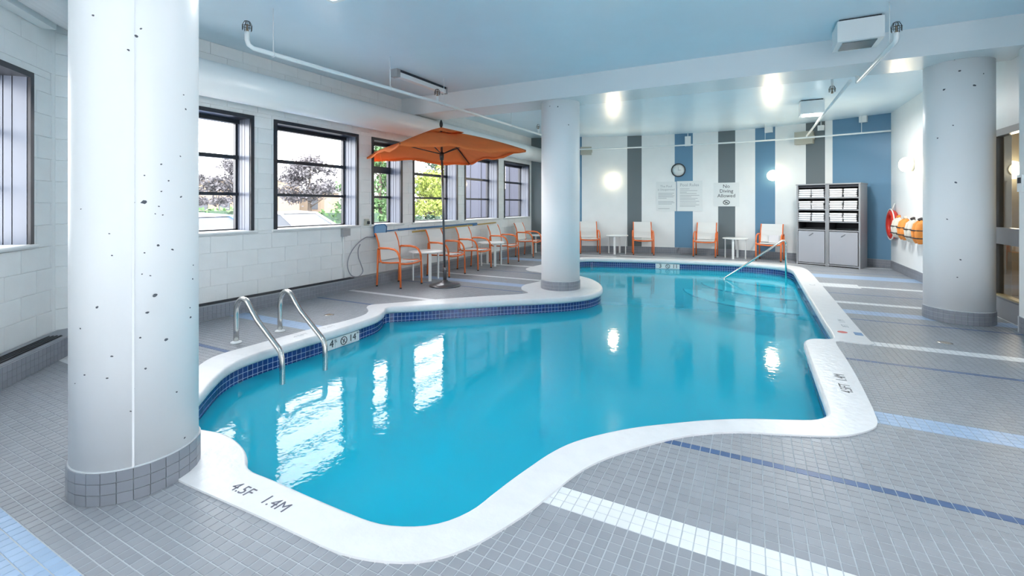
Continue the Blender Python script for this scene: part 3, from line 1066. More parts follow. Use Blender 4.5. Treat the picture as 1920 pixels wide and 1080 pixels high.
b.add([(2.6, 12.48, -.1), (2.6, 14, -.1), (-5.8, 14, -.1), (-5.8, 12.3, -.1), (2.6, 12.48, CEIL), (2.6, 14, CEIL), (-5.8, 14, CEIL), (-5.8, 12.3, CEIL)],
      [(0, 1, 5, 4), (1, 2, 6, 5), (2, 3, 7, 6)], 0)
me = b.mesh('wall_panel', [M[k] for k in names], fix=False)
o = bpy.data.objects.new('wall_panel', me); COL.objects.link(o); o.parent = bw
bb = empty('baseboard_back', (0, 0, 0), label='grey tiled baseboard along the striped wall', kind='structure')
b = MB()
for i in range(len(BACKS) - 1):
    (xa, ya), (xb, yb) = BACKS[i], BACKS[i + 1]
    if xa < -5.62: continue
    b.add([(xa, ya - .012, 0), (xb, yb - .012, 0), (xb, yb - .012, .175), (xa, ya - .012, .175), (xb, yb + .01, .175), (xa, ya + .01, .175)], [(0, 1, 2, 3), (3, 2, 4, 5)])
b.build('core', M['grout'], bb)
tile_run(bb, [p for p in BACKS[::-1] if p[0] > -5.62], -1, .004, 3, .0565, M['tile_base'], 0, off=.012, thick=.005)

# right-hand wall
RX = 2.6
rw = empty('wall_right', (0, 0, 0), label='white wall with the wall lamp and life ring at the right', kind='structure')
b = MB()
b.box(RX, RX + .15, 7.70, 12.6, -.1, CEIL)
b.box(RX, RX + .15, 6.845, 7.70, 2.25, CEIL)
b.box(RX, RX + .15, 6.845, 7.70, -.1, .25)
b.box(RX - .1, RX + .15, 5.0, 6.845, -.1, CEIL)
b.build('wall_panel', M['wall'], rw)
rb = empty('baseboard_right', (0, 0, 0), label='grey tiled baseboard along the right-hand wall', kind='structure')
b = MB(); b.box(RX - .008, RX + .004, 7.70, 12.47, 0, .172); b.box(RX - .108, RX - .096, 5.0, 6.85, 0, .172)
b.build('core', M['grout'], rb)
tile_run(rb, [(RX - .008, 7.72 + .0503 * i) for i in range(95)], -1, .004, 3, .0553, M['tile_base'], 60)
tile_run(rb, [(RX - .108, 5.0 + .0503 * i) for i in range(37)], -1, .004, 3, .0553, M['tile_base'], 60)
dw = empty('window_8', (RX, 6.85, 0), label='grey steel-framed glazed panel onto the hall behind the right-hand column', kind='structure')
b = MB()
for a in ((0, .05, .25, 2.25), (.80, .85, .25, 2.25), (.05, .80, 2.17, 2.25), (.05, .80, .89, 1.085), (.05, .80, .25, .27)):
    b.box(-.02, .06, a[0], a[1], a[2], a[3])
b.build('frame', M['frame_grey'], dw)
b = MB(); b.box(-.03, .05, .05, .80, .27, .29); b.build('sill', M['gold'], dw)
for a, c in ((.29, .89), (1.085, 2.17)):
    b = MB(); b.add([(.023, .05, a), (.023, .05, c), (.023, .80, c), (.023, .80, a)], [(0, 1, 2, 3)])
    o = bpy.data.objects.new('pane', b.mesh('pane', M['glass'], fix=False)); COL.objects.link(o); o.parent = dw
b = MB(); b.box(-.012, .0, .0, .84, .02, .245); b.build('tile_panel', M['tile_base'], dw)
# hall behind the glass
hl = empty('wall_hall', (0, 0, 0), label='beige hall walls seen through the glazed panel', kind='structure')
b = MB()
b.box(2.76, 4.5, 9.6, 9.7, 0, 2.7); b.box(4.4, 4.5, 5.4, 9.6, 0, 2.7); b.box(2.76, 4.4, 5.4, 5.5, 0, 2.7); b.box(2.76, 4.5, 5.4, 9.7, 2.7, 2.75)
b.build('wall_panel', M['hall'], hl)
b = MB(); b.box(2.76, 2.98, 9.5, 9.6, 0, 2.5); b.box(2.76, 4.4, 5.5, 9.6, -.02, .0); b.box(3.72, 3.80, 9.56, 9.6, 0, 2.4)
b.build('trim', M['hall_dark'], hl)
kp = MB(); kp.box(-.015, 0, -.05, .05, -.09, .09)
k_ = empty('wall_keypad', (RX - .1, 6.80, 1.58), label='small white control box with a dark screen by the right edge', cat='control box')
kp.build('housing', M['white'], k_)
b = MB(); b.box(-.018, -.015, -.035, .035, .0, .06); b.build('screen', M['ink'], k_)

# the rest of the room behind the viewpoint
b = MB()
SX0, SX1, SY = ANGS.x, 3.6, -2.5
b.box(SX0, SX1, SY - .2, SY, -.3, .9); b.box(SX0, SX1, SY - .2, SY, 2.7, CEIL)
b.box(SX0, 3.6, SY - .2, SY, .9, 2.7)
b.build('wall_south', M['wall'], label='plain white wall at the near end of the room', kind='structure')
b = MB(); b.box(3.6, 3.8, SY, 5.0, -.3, .9); b.box(3.6, 3.8, SY, 5.0, 2.7, CEIL); b.box(3.6, 3.8, SY, -1.0, .9, 2.7); b.box(3.6, 3.8, .9, 5.0, .9, 2.7); b.box(2.5, 3.6, 4.9, 5.0, -.1, CEIL); b.build('wall_east', M['wall'], label='unseen white side wall with an opening added to let in daylight', kind='structure')  # opening in this unseen wall is added to brighten the room

# ---------------------------------------------------------------- ceiling, beam, duct
b = MB(); b.box(-6.1, 3.6, -2.5, 14.0, CEIL, CEIL + .25)
b.build('ceiling', M['ceiling'], label='glossy pale painted ceiling reflecting pool and lamps', kind='structure')
b = MB(); b.box(-5.8, 2.6, 6.64, 7.30, 3.0, CEIL)
b.build('ceiling_beam', M['beam'], label='white beam crossing the ceiling over two columns', kind='structure')
dc = empty('air_duct', (-5.5, 0, 2.79), label='large white round air duct under the ceiling above the windows', cat='duct')
b = MB(); b.tube([(0, y, 0) for y in (2.35, 5, 8, 11, 12.35)], .205, 32); b.build('duct_run', M['duct'], dc)
nn = Vector((.687, .727, 0))
q0 = ANG0 + nn * .30 + Vector((0, 0, 3.10)); q1 = q0 - ANGD * 4
b = MB(); b.tube([q0 + ANGD * .1 + Vector((0, 0, 0)), q1], .2, 32); b.build('air_duct', M['duct'], label='white air duct over the slanted wall at top left', cat='duct')
q0 = ANG0 + nn * .06 - ANGD * .1; q1 = ANG0 + nn * .06 - ANGD * 4
T = Matrix.Translation(q1) @ Matrix.Rotation(math.atan2(ANGD.y, ANGD.x), 4, 'Z')
b = MB(); b.box(0, 3.85, -.055, .055, 2.93, 3.01, T=T); b.build('trim_3', M['wall'], label='white ledge under the duct on the slanted wall', kind='structure')

# ---------------------------------------------------------------- sprinkler pipes
def guard(parent, x, y, z):
    b = MB()
    for k in range(4):
        a = PI * k / 4
        c, s = math.cos(a), math.sin(a)
        b.tube([(x - .04 * c, y - .04 * s, z), (x - .042 * c, y - .042 * s, z + .05), (x - .025 * c, y - .025 * s, z + .085), (x, y, z + .095),
                (x + .025 * c, y + .025 * s, z + .085), (x + .042 * c, y + .042 * s, z + .05), (x + .04 * c, y + .04 * s, z)], .0028, 5)
    b.tube([(x + .041 * math.cos(a), y + .041 * math.sin(a), z + .04) for a in np.linspace(0, 2 * PI, 14, endpoint=False)], .0028, 5, closed=True)
    b.build('wire_guard', M['bronze'], parent)
    b = MB(); b.lathe([(.014, -.02), (.014, .01), (.006, .015), (.006, .05), (.018, .052), (.018, .056)], 12, (x, y, z)); b.build('sprinkler_head', M['brass'], parent)


pp = empty('sprinkler_pipe', (-4.27, 2.72, 2.86), label='white sprinkler pipe hanging near the windows with bent near end', cat='pipe')
b = MB(); b.tube([(0, 0, .14), (0, 0, .06), (0, .015, .02), (0, .06, 0), (0, 3.0, .055), (0, 9.2, .10)], .022, 12); b.build('pipe_run', M['pipe'], pp)
guard(pp, 0, 0, .15)
b = MB(); b.tube([(0, 2.98, .05), (0, 2.98, .15)], .02, 10); b.build('riser', M['pipe'], pp)
guard(pp, 0, 2.98, .165)
b = MB(); b.tube([(0, 6.7, .09), (0, 6.7, .19)], .02, 10); b.build('riser', M['pipe'], pp)
guard(pp, 0, 6.7, .205)
for y, zb in ((.27, .0), (1.95, .04), (3.15, .055), (5.4, .07), (8.3, .1)):
    b = MB(); b.tube([(0, y, zb), (0, y, CEIL - 2.86)], .005, 6); b.tube([(.026 * math.cos(a), y, zb + .026 * math.sin(a)) for a in np.linspace(0, 2 * PI, 14, endpoint=False)], .005, 5, closed=True)
    b.build('hanger_rod', M['pipe'], pp)
p2 = empty('sprinkler_pipe', (1.19, 5.52, 2.90), label='white sprinkler pipe passing under the beam beside the ceiling box', cat='pipe')
b = MB(); b.tube([(0, 0, .07), (0, .0, .03), (0, .03, 0), (-.04, 1.58, -.01)], .022, 12); b.tube([(-.04, 1.58, .06), (-.04, 1.58, -.03)], .024, 10); b.build('pipe_run', M['pipe'], p2)
guard(p2, 0, 0, .08)
b = MB(); b.tube([(-.02, .15, 0), (-.02, .15, CEIL - 2.9)], .005, 6); b.build('hanger_rod', M['pipe'], p2)
p3 = empty('sprinkler_pipe', (1.11, 7.34, 2.96), label='white sprinkler pipe on the far side of the beam running to the striped wall', cat='pipe')
b = MB(); b.tube([(0, 0, 0), (-.02, 3.3, -.01), (-.02, 5.3, -.01)], .02, 12); b.build('pipe_run', M['pipe'], p3)
b = MB(); b.tube([(-.10, .75, .10), (-.10, .75, CEIL - 2.96)], .016, 10); b.build('riser', M['pipe'], p3)
guard(p3, -.10, .75, .03)
p4 = empty('wall_pipe', (0, 0, 2.93), label='long thin white pipe crossing in front of the striped wall', cat='pipe')
P = smooth_loop([(-5.2, 12.28), (-4.15, 12.55), (-2.3, 12.85), (-.39, 12.9), (1.2, 12.75), (2.59, 12.42)], .2, closed=False)
b = MB(); b.tube([(x, y, 0) for x, y in P], .019, 10); b.build('pipe_run', M['pipe'], p4)
for x in (-2.0, .25, 2.1):
    y = float(np.interp(x, P[:, 0], P[:, 1]))
    b = MB(); b.tube([(x, y, 0), (x, y, CEIL - 2.93)], .005, 6); b.build('hanger_rod', M['pipe'], p4)

# ceiling boxes, strip light, wall boxes
def ceiling_box(x0, x1, y0, y1, z0, lit, lab):
    o = empty('ceiling_light', ((x0 + x1) / 2, (y0 + y1) / 2, CEIL), label=lab, cat='light')
    w, d = (x1 - x0) / 2, (y1 - y0) / 2
    hz = z0 - CEIL
    b = MB(); b.box(-w + .02, w - .02, -d + .02, d - .02, -.03, 0); b.build('shadow_gap', M['ink'], o)  # dark spacer paints in the shadow gap between box and ceiling
    b = MB(); b.box(-w, w, -d, d, hz, -.02); b.build('housing', M['white'], o)
    fr = .05
    b = MB()
    b.box(-w + fr, w - fr, -d + fr, d - fr, hz - .006, hz)
    b.build('lens', M['lens_on'] if lit else M['lens_off'], o)
    return o


ceiling_box(.79, 1.19, 5.95, 6.34, 3.08, False, 'large white square ceiling light box with a dark lens, in front of the beam')
ceiling_box(.78, 1.16, 10.2, 10.6, 3.06, True, 'white square ceiling light box with a glowing lens, beyond the beam')


def fixture_or_fill_light(x, y, z, w, size):
    ld = bpy.data.lights.new('fixture_or_fill_light', 'AREA')
    ld.shape = 'SQUARE'
    ld.size = size
    ld.energy = w
    ld.color = (1.0, .99, .97)
    o = bpy.data.objects.new('fixture_or_fill_light', ld)
    COL.objects.link(o)
    o.location = (x, y, z)


fixture_or_fill_light(.97, 10.4, 3.045, 42, .28)
for x, y, lab in ((-1.0, 2.4, 'over the near end of the pool'), (1.6, .6, 'behind the viewpoint on the right'),
                  (1.6, 3.4, 'over the deck right of the viewpoint'), (-1.2, -1.2, 'behind the viewpoint'), (-3.0, 2.6, 'over the pool by the ladder')):
    if cam_depth(x, y) < 4.0:  # unseen boxes and area lamps added to brighten the interior
        ceiling_box(x - .2, x + .2, y - .2, y + .2, 3.08, True, 'unseen white square ceiling box added as fill light ' + lab)
        fixture_or_fill_light(x, y, 3.06, FILL_W, .30)
sl = empty('strip_light', (-4.6, 5.74, CEIL), label='unlit fluorescent strip light on the ceiling above the umbrella', cat='light')
b = MB(); b.box(-.05, .05, -.60, .60, -.035, 0); b.build('backplate', M['ink'], sl)
b = MB(); b.box(-.045, .045, -.60, .60, -.10, -.035); b.build('housing', M['white'], sl)
b = MB(); b.box(-.06, .06, -.63, -.56, -.115, 0); b.build('end_cap', M['greybox'], sl)
b = MB(); b.box(-.055, .055, .58, .61, -.11, 0); b.build('end_cap', M['greybox'], sl)


def on_back(name, x, z, lab, cat, group=None):
    o = bpy.data.objects.new(name, None)
    COL.objects.link(o)
    fm = back_frame(x, z)
    o.location = fm.translation
    o.rotation_euler = (0, 0, math.atan2(fm.col[0][1], fm.col[0][0]))
    return tag(o, lab, cat, group)


for x, z, w, hh, lab in ((-4.29, 2.905, .31, .22, 'beige wall box high on the striped wall beside the middle column'), (1.10, 2.96, .38, .30, 'beige wall box high on the striped wall above the cabinets')):
    o = on_back('wall_speaker', x, z, lab, 'speaker')
    b = MB(); b.box(-w / 2, w / 2, -.14, 0, -hh / 2, hh / 2); b.build('housing', M['beige'], o)
    b = MB(); b.box(-w / 2 + .03, w / 2 - .03, -.146, -.14, -hh / 2 + .03, hh / 2 - .03); b.build('grille', M['beige'], o)
    b = MB(); b.box(w / 2, w / 2 + .02, -.1, -.04, -.05, .05); b.build('bracket', M['beige'], o)
for x, z, w, hh, lab in ((-1.6, 3.10, .15, .26, 'small white junction box above the clock'), (.35, 3.25, .17, .14, 'small white junction box at the ceiling above the middle lamp'),
                         (2.17, 3.25, .14, .14, 'small white junction box at the ceiling over the wide blue panel'), (1.42, 3.16, .12, .12, 'small white box where the ceiling pipe meets the grey stripe')):
    o = on_back('junction_box', x, z, lab, 'junction box')
    b = MB(); b.box(-w / 2, w / 2, -.09, 0, -hh / 2, hh / 2); b.build('housing', M['white'], o)
    b = MB(); b.tube([(0, -.045, hh / 2), (0, -.045, max(hh / 2 + .01, CEIL - z))], .01, 8); b.build('conduit', M['white'], o)

# wall lamps
def lamp_parts(o):
    b = MB()
    T = Matrix.Rotation(PI / 2, 4, 'X')
    b.lathe([(.12, 0), (.125, .02), (.11, .035)], 24, T=T); b.build('base', M['lampbase'], o)
    b = MB()
    b.lathe([(.11, .03), (.128, .06), (.134, .10), (.124, .145), (.095, .18), (.05, .20), (.001, .207)], 24, T=T); b.build('globe', M['globe'], o)


def lamp_light(p, w=LAMP_W, rz_=0.0):
    ld = bpy.data.lights.new('lamp_light', 'AREA')
    ld.shape = 'DISK'
    ld.size = .24
    ld.energy = w
    ld.color = (1.0, .82, .56)
    o = bpy.data.objects.new('lamp_light', ld)
    COL.objects.link(o)
    o.location = p
    o.rotation_euler = (-PI / 2, 0, rz_)


for x, z, lab in ((-3.58, 2.05, 'glowing round wall lamp just right of the middle column'), (.45, 2.09, 'glowing round wall lamp on the blue stripe left of the cabinets')):
    o = on_back('wall_lamp', x, z, lab, 'lamp')
    lamp_parts(o)
    lamp_light(back_frame(x, z, .23).translation, LAMP_W, o.rotation_euler.z)
o = empty('wall_lamp', (RX, 10.95, 2.10), -PI / 2, label='glowing round wall lamp on the right-hand wall beside the column', cat='lamp')
lamp_parts(o)
lamp_light((RX - .23, 10.95, 2.10), LAMP_W, -PI / 2)
o = empty('wall_lamp', (3.40, 9.6, 1.87), 0, label='glowing globe lamp in the hall behind the glazed panel', cat='lamp')
lamp_parts(o)
lamp_light((3.40, 9.37, 1.87), LAMP_W * 1.2, 0)

# ---------------------------------------------------------------- clock and signs
ck = on_back('wall_clock', -1.845, 2.315, 'round wall clock with a dark rim on the blue stripe above the signs', 'clock')
T = Matrix.Rotation(PI / 2, 4, 'X')
b = MB(); b.lathe([(.19, 0), (.19, .03), (.18, .042), (.165, .042), (.162, .028)], 36, T=T, caps=False); b.build('rim', M['ink'], ck)
b = MB(); b.lathe([(.168, .0), (.166, .026), (.001, .026)], 36, T=T); b.build('face', M['sign'], ck)
b = MB(); b.box(-.005, .005, -.032, -.029, -.01, .09); b.build('minute_hand', M['ink_soft'], ck)
b = MB(); b.box(-.01, .075, -.032, -.029, -.006, .006); b.build('hour_hand', M['ink_soft'], ck)
for k in range(12):
    a = k * PI / 6
    b = MB()
    b.box(.142 * math.sin(a) - .005, .142 * math.sin(a) + .005, -.0285, -.026, .142 * math.cos(a) - .005, .142 * math.cos(a) + .005)
    b.build('hour_mark', M['ink_soft'], ck)


def sign(x0, x1, z0, z1, lab):
    xm = (x0 + x1) / 2
    o = on_back('wall_sign', xm, (z0 + z1) / 2, lab, 'sign')
    w, hh = (x1 - x0) / 2, (z1 - z0) / 2
    b = MB(); b.box(-w, w, -.022, .0, -hh, hh); b.build('board', M['sign'], o)
    return o, w, hh


def lines(o, rows, x0, y):
    b = MB()
    for z, L in rows:
        b.box(x0, x0 + L, y - .001, y, z - .006, z + .006)
    b.build('small_print', M['ink_soft'], o)


s, w, hh = sign(-2.43, -1.90, 1.18, 2.0, 'white sign headed The Pool is Unsupervised, left of the pool rules')
text('lettering', 'The Pool', .085, M['ink_soft'], (0, -.024, hh - .13), (PI / 2, 0, 0), s)
text('lettering', 'is Unsupervised', .085, M['ink_soft'], (0, -.024, hh - .22), (PI / 2, 0, 0), s, sx=.82)
lines(s, [(.09, .42), (.055, .38), (.02, .43), (-.015, .40), (-.05, .22), (-.14, .40), (-.175, .43), (-.21, .36), (-.34, .30)], -.21, -.022)
s, w, hh = sign(-1.885, -1.235, 1.18, 2.01, 'white Pool Rules sign under the clock')
text('lettering', 'Pool Rules', .12, M['ink_soft'], (.0, -.024, hh - .11), (PI / 2, 0, 0), s, sx=.95)
lines(s, [(.20, .25), (.15, .45), (.11, .18), (.07, .43), (.02, .5), (-.02, .3), (-.06, .46), (-.10, .4), (-.14, .5), (-.19, .42), (-.24, .5), (-.28, .4)], -.25, -.022)
s, w, hh = sign(-.946, -.335, 1.315, 1.945, 'white No Diving Allowed sign on the grey stripe')
for k, t_ in enumerate(('No', 'Diving', 'Allowed')):
    text('lettering', t_, .13, M['ink'], (0, -.024, hh - .10 - .125 * k), (PI / 2, 0, 0), s)
b = MB()
b.tube([(.075 * math.cos(a), -.024, -.21 + .055 * math.sin(a)) for a in np.linspace(0, 2 * PI, 20, endpoint=False)], .008, 6, closed=True)
b.tube([(-.05, -.024, -.17), (.05, -.024, -.25)], .007, 6); b.tube([(-.03, -.024, -.235), (.0, -.024, -.21), (.03, -.024, -.20)], .008, 6)
b.build('no_diving_symbol', M['ink'], s)

# ---------------------------------------------------------------- chairs
def make_chair():
    """faces local +y, origin on the floor under the seat"""
    r = empty('armchair', (0, 0, 0))
    for sx in (-1, 1):
        x = .265 * sx
        b = MB(); b.tube([(x, .25, 0), (x, .245, .30), (x, .235, .46)], .017, 8, flat=.8); b.build('leg', M['orange'], r)
        b = MB(); b.tube([(x, .235, .46), (x, .22, .53), (x, .18, .59), (x, .12, .625), (x, 0, .64), (x, -.2, .635), (x, -.23, .62)], .016, 8, flat=1.15); b.build('armrest', M['orange'], r)
        b = MB(); b.tube([(x, -.26, 0), (x, -.245, .32), (x, -.235, .62)], .017, 8, flat=.8); b.build('leg', M['orange'], r)
        xb = .24 * sx
        b = MB(); b.tube([(xb, .20, .415), (xb, 0, .40), (xb, -.16, .395), (xb, -.20, .41), (xb, -.215, .46), (xb, -.225, .58), (xb, -.25, .72), (xb, -.30, .84), (xb, -.325, .875)], .014, 8); b.build('back_post', M['orange'], r)
        b = MB(); b.lathe([(.02, 0), (.018, .02)], 10, (x, .25, 0)); b.build('foot', M['bronze'], r)
        b = MB(); b.lathe([(.02, 0), (.018, .02)], 10, (x, -.26, 0)); b.build('foot', M['bronze'], r)
    b = MB(); b.tube([(-.265, .235, .40), (-.15, .25, .385), (0, .255, .378), (.15, .25, .385), (.265, .235, .40)], .016, 8, flat=1.4); b.build('front_rail', M['orange'], r)
    b = MB(); b.tube([(-.265, -.238, .40), (.265, -.238, .40)], .013, 8); b.build('rear_rail', M['orange'], r)
    prof = [(.225, .418), (.12, .408), (0, .402), (-.12, .404), (-.195, .42)]
    b = MB()
    vs = [(x, y, z + dz) for dz in (0, -.006) for y, z in prof for x in (-.235, .235)]
    m_ = len(prof)
    fs = [(2 * i, 2 * i + 1, 2 * i + 3, 2 * i + 2) for i in range(m_ - 1)] + [(2 * m_ + 2 * i, 2 * m_ + 2 * i + 2, 2 * m_ + 2 * i + 3, 2 * m_ + 2 * i + 1) for i in range(m_ - 1)]
    fs += [(0, 1, 2 * m_ + 1, 2 * m_)]
    b.add(vs, fs, 0, False); b.build('seat', M['sling'], r)
    prof = [(-.200, .435), (-.212, .50), (-.222, .60), (-.245, .72), (-.290, .82), (-.322, .878)]
    b = MB()
    vs = [(x, y + dz, z) for dz in (0, -.006) for y, z in prof for x in (-.232, .232)]
    m_ = len(prof)
    fs = [(2 * i, 2 * i + 1, 2 * i + 3, 2 * i + 2) for i in range(m_ - 1)] + [(2 * m_ + 2 * i, 2 * m_ + 2 * i + 2, 2 * m_ + 2 * i + 3, 2 * m_ + 2 * i + 1) for i in range(m_ - 1)]
    fs += [(2 * m_ - 2, 2 * m_ - 1, 4 * m_ - 1, 4 * m_ - 2)]
    b.add(vs, fs, 0, False); b.build('backrest', M['sling'], r)
    return r


chair0 = make_chair()
spots = [(-5.29, 6.02, -PI / 2, 'left of the umbrella pole, nearest the camera in the window row'),
         (-5.27, 7.33, -PI / 2, 'just right of the umbrella pole, second in the window row'),
         (-5.26, 8.33, -PI / 2, 'third in the window row, overlapping the second'),
         (-5.22, 9.57, -PI / 2, 'fourth in the window row, past the second side table'),
         (-5.27, 11.03, -PI / 2, 'at the end of the window row by the middle column')]
n_ = 0
for x, y, rz_, lab in spots:
    o = chair0 if n_ == 0 else copy_tree(chair0)
    o.location = (x, y, 0); o.rotation_euler = (0, 0, rz_)
    tag(o, 'orange-framed white armchair ' + lab, 'chair', 'orange and white armchairs in a row under the windows')
    n_ += 1
for (mx, my), t, lab in (((-3.985, 12.25), (.91, .415), 'against the striped wall beside the middle column'),
                         ((-2.625, 12.65), (.963, .27), 'against the striped wall in front of the grey stripe'),
                         ((-1.13, 12.87), (1, -.03), 'against the striped wall below the pool rules'),
                         ((.31, 12.64), (.985, -.17), 'against the striped wall next to the cabinets, towel on it')):
    a = math.atan2(t[1], t[0])
    # local x runs along the wall to the left so that local +y faces the pool
    back = Vector((-math.sin(a), math.cos(a), 0))
    o = copy_tree(chair0)
    c = Vector((mx, my, 0)) + back * .25
    o.location = c; o.rotation_euler = (0, 0, a + PI)
    tag(o, 'orange-framed white armchair ' + lab, 'chair', 'orange and white armchairs against the striped wall')
    last = (c, a)
tw = MB(); tw.box(-.11, .11, -.02, .02, 0, .19)
tw = tw.build('towel', M['towel'], label='folded white towel propped on the armchair next to the cabinets', cat='towel')
c, a = last
tw.location = c + Vector((math.cos(a), math.sin(a), 0)) * .06 + Vector((-math.sin(a), math.cos(a), 0)) * .16 + Vector((0, 0, .418))
tw.rotation_euler = (math.radians(-8), 0, a)

# side tables
def make_table():
    r = empty('side_table', (0, 0, 0))
    b = MB(); b.lathe([(.27, .492), (.298, .496), (.302, .505), (.30, .516), (.29, .52)], 36); b.build('tabletop', M['white'], r)
    for k in range(4):
        a = PI / 4 + k * PI / 2
        c, s = math.cos(a), math.sin(a)
        b = MB()
        T = Matrix.Translation((c * .235, s * .235, 0)) @ Matrix.Rotation(a, 4, 'Z')
        b.box(-.008, .012, -.026, .026, 0, .494, T=T); b.build('leg', M['white'], r)
    return r


t0 = make_table()
tb = [((-5.28, 6.70), 0.2, 'round white side table between the first two armchairs under the windows', 'w'),
      ((-5.22, 8.96), 0.1, 'round white side table between the third and fourth window armchairs', 'w'),
      ((-5.30, 11.78), 0.1, 'round white side table at the far end of the window row', 'w'),
      ((-3.36, 12.72), .75, 'round white side table between two armchairs left of the grey stripe', 'b'),
      ((-.41, 12.98), .6, 'round white side table below the no diving sign', 'b')]
for k, ((x, y), rz_, lab, g_) in enumerate(tb):
    o = t0 if k == 0 else copy_tree(t0)
    o.location = (x, y, 0); o.rotation_euler = (0, 0, rz_)
    tag(o, lab, 'table', 'round white side tables')

# ---------------------------------------------------------------- umbrella
ux, uy = -4.57, 6.31
um = empty('patio_umbrella', (ux, uy, 0), label='orange square patio umbrella on a round metal base', cat='umbrella')
b = MB(); b.lathe([(.26, 0), (.265, .012), (.25, .028), (.15, .05), (.06, .075), (.045, .10)], 40); b.build('base', M['pole'], um)
b = MB(); b.lathe([(.03, .09), (.03, .30), (.026, .31)], 16); b.build('sleeve', M['pole'], um)
TOPX, TOPY = -.055, -.03
b = MB(); b.tube([(0, 0, .1), (TOPX, TOPY, 2.64)], .019, 12); b.build('pole', M['pole'], um)
apex = Vector((TOPX, TOPY, 2.60))
cy_ang = [math.radians(t) + YAW for t in (-14, 76, 166, 256)]
tips = [Vector((TOPX + r_ * math.cos(a), TOPY + r_ * math.sin(a), z)) for a, z, r_ in zip(cy_ang, (2.23, 2.17, 2.17, 2.20), (1.45, 1.42, 1.54, 1.45))]
nu, nv = 14, 12
b = MB()


def canopy_pt(i, u, v, apex=apex, tips=tips, r0=0.0, sagk=.05, droop=.05):
    """panel i, u across the panel, v from apex to rim"""
    A, Bp = tips[i], tips[(i + 1) % 4]
    rim = A.lerp(Bp, u)
    edge_sag = 4 * u * (1 - u)
    rim = rim + (Vector((TOPX, TOPY, rim.z)) - rim) * (.07 * edge_sag) + Vector((0, 0, .035 * edge_sag * math.cos(u * 9 + i)))
    p = apex.lerp(rim, v)
    p.z -= sagk * edge_sag * v * (1 - v) * 4 * .5
    p.z += .06 * v * (1 - v) * 4 * .6
    return p


for i in range(4):
    vs = [canopy_pt(i, u / nu, .20 + .80 * v / nv) for v in range(nv + 1) for u in range(nu + 1)]
    fs = [(v * (nu + 1) + u, v * (nu + 1) + u + 1, (v + 1) * (nu + 1) + u + 1, (v + 1) * (nu + 1) + u) for v in range(nv) for u in range(nu)]
    b = MB(); b.add(vs, fs, 0, True)
    p_ = b.build('canopy_panel', M['canvas'], um)
    md = p_.modifiers.new('thick', 'SOLIDIFY'); md.thickness = .003
    # hanging hem
    vs = []
    for u in range(nu + 1):
        q = canopy_pt(i, u / nu, 1.0)
        vs += [q, q + Vector((0, 0, -.035 - .008 * math.sin(u * 2.1)))]
    b = MB(); b.add(vs, [(2 * u, 2 * u + 1, 2 * u + 3, 2 * u + 2) for u in range(nu)], 0, True)
    p_ = b.build('hem', M['canvas'], um)
    md = p_.modifiers.new('thick', 'SOLIDIFY'); md.thickness = .003
capt = [apex.lerp(t, .28) + Vector((0, 0, .055)) for t in tips]
b = MB()
ca = apex + Vector((0, 0, .05))
vs = []
for i in range(4):
    for v in range(5):
        for u in range(7):
            q = ca.lerp(capt[i].lerp(capt[(i + 1) % 4], u / 6), v / 4)
            vs.append(q)
fs = [(i * 35 + v * 7 + u, i * 35 + v * 7 + u + 1, i * 35 + (v + 1) * 7 + u + 1, i * 35 + (v + 1) * 7 + u) for i in range(4) for v in range(4) for u in range(6)]
b.add(vs, fs, 0, True)
p_ = b.build('vent_cap', M['canvas'], um)
md = p_.modifiers.new('thick', 'SOLIDIFY'); md.thickness = .003
hub = Vector((TOPX * .85, TOPY * .85, 2.20))
b = MB(); b.lathe([(.03, -.10), (.036, -.04), (.036, .02), (.028, .03)], 14, tuple(hub)); b.build('hub', M['bronze'], um)
for t in tips:
    b = MB(); b.tube([apex + Vector((0, 0, -.03)), apex.lerp(t, .5) + Vector((0, 0, .02)), t + Vector((0, 0, -.012))], .009, 6); b.build('rib', M['bronze'], um)
    b = MB(); b.tube([hub, apex.lerp(t, .5) + Vector((0, 0, .01))], .008, 6); b.build('strut', M['bronze'], um)
b = MB(); b.lathe([(.014, 0), (.026, .03), (.03, .06), (.02, .10), (.008, .125), (.001, .13)], 16, (ca.x, ca.y, ca.z - .005)); b.build('finial', M['bronze'], um)
tp = canopy_pt(2, .35, .93)
b = MB(); b.tube([tp, tp + Vector((.01, 0, -.1)), tp + Vector((.03, .02, -.2))], .006, 5); b.build('tie_strap', M['canvas'], um)

# ---------------------------------------------------------------- towel cabinets
CA = math.radians(-22)
cab_o = Vector((.875, 12.46, 0))
cdir = Vector((math.cos(CA), math.sin(CA), 0))
DEP, CW, CHH = .56, .60, 1.80


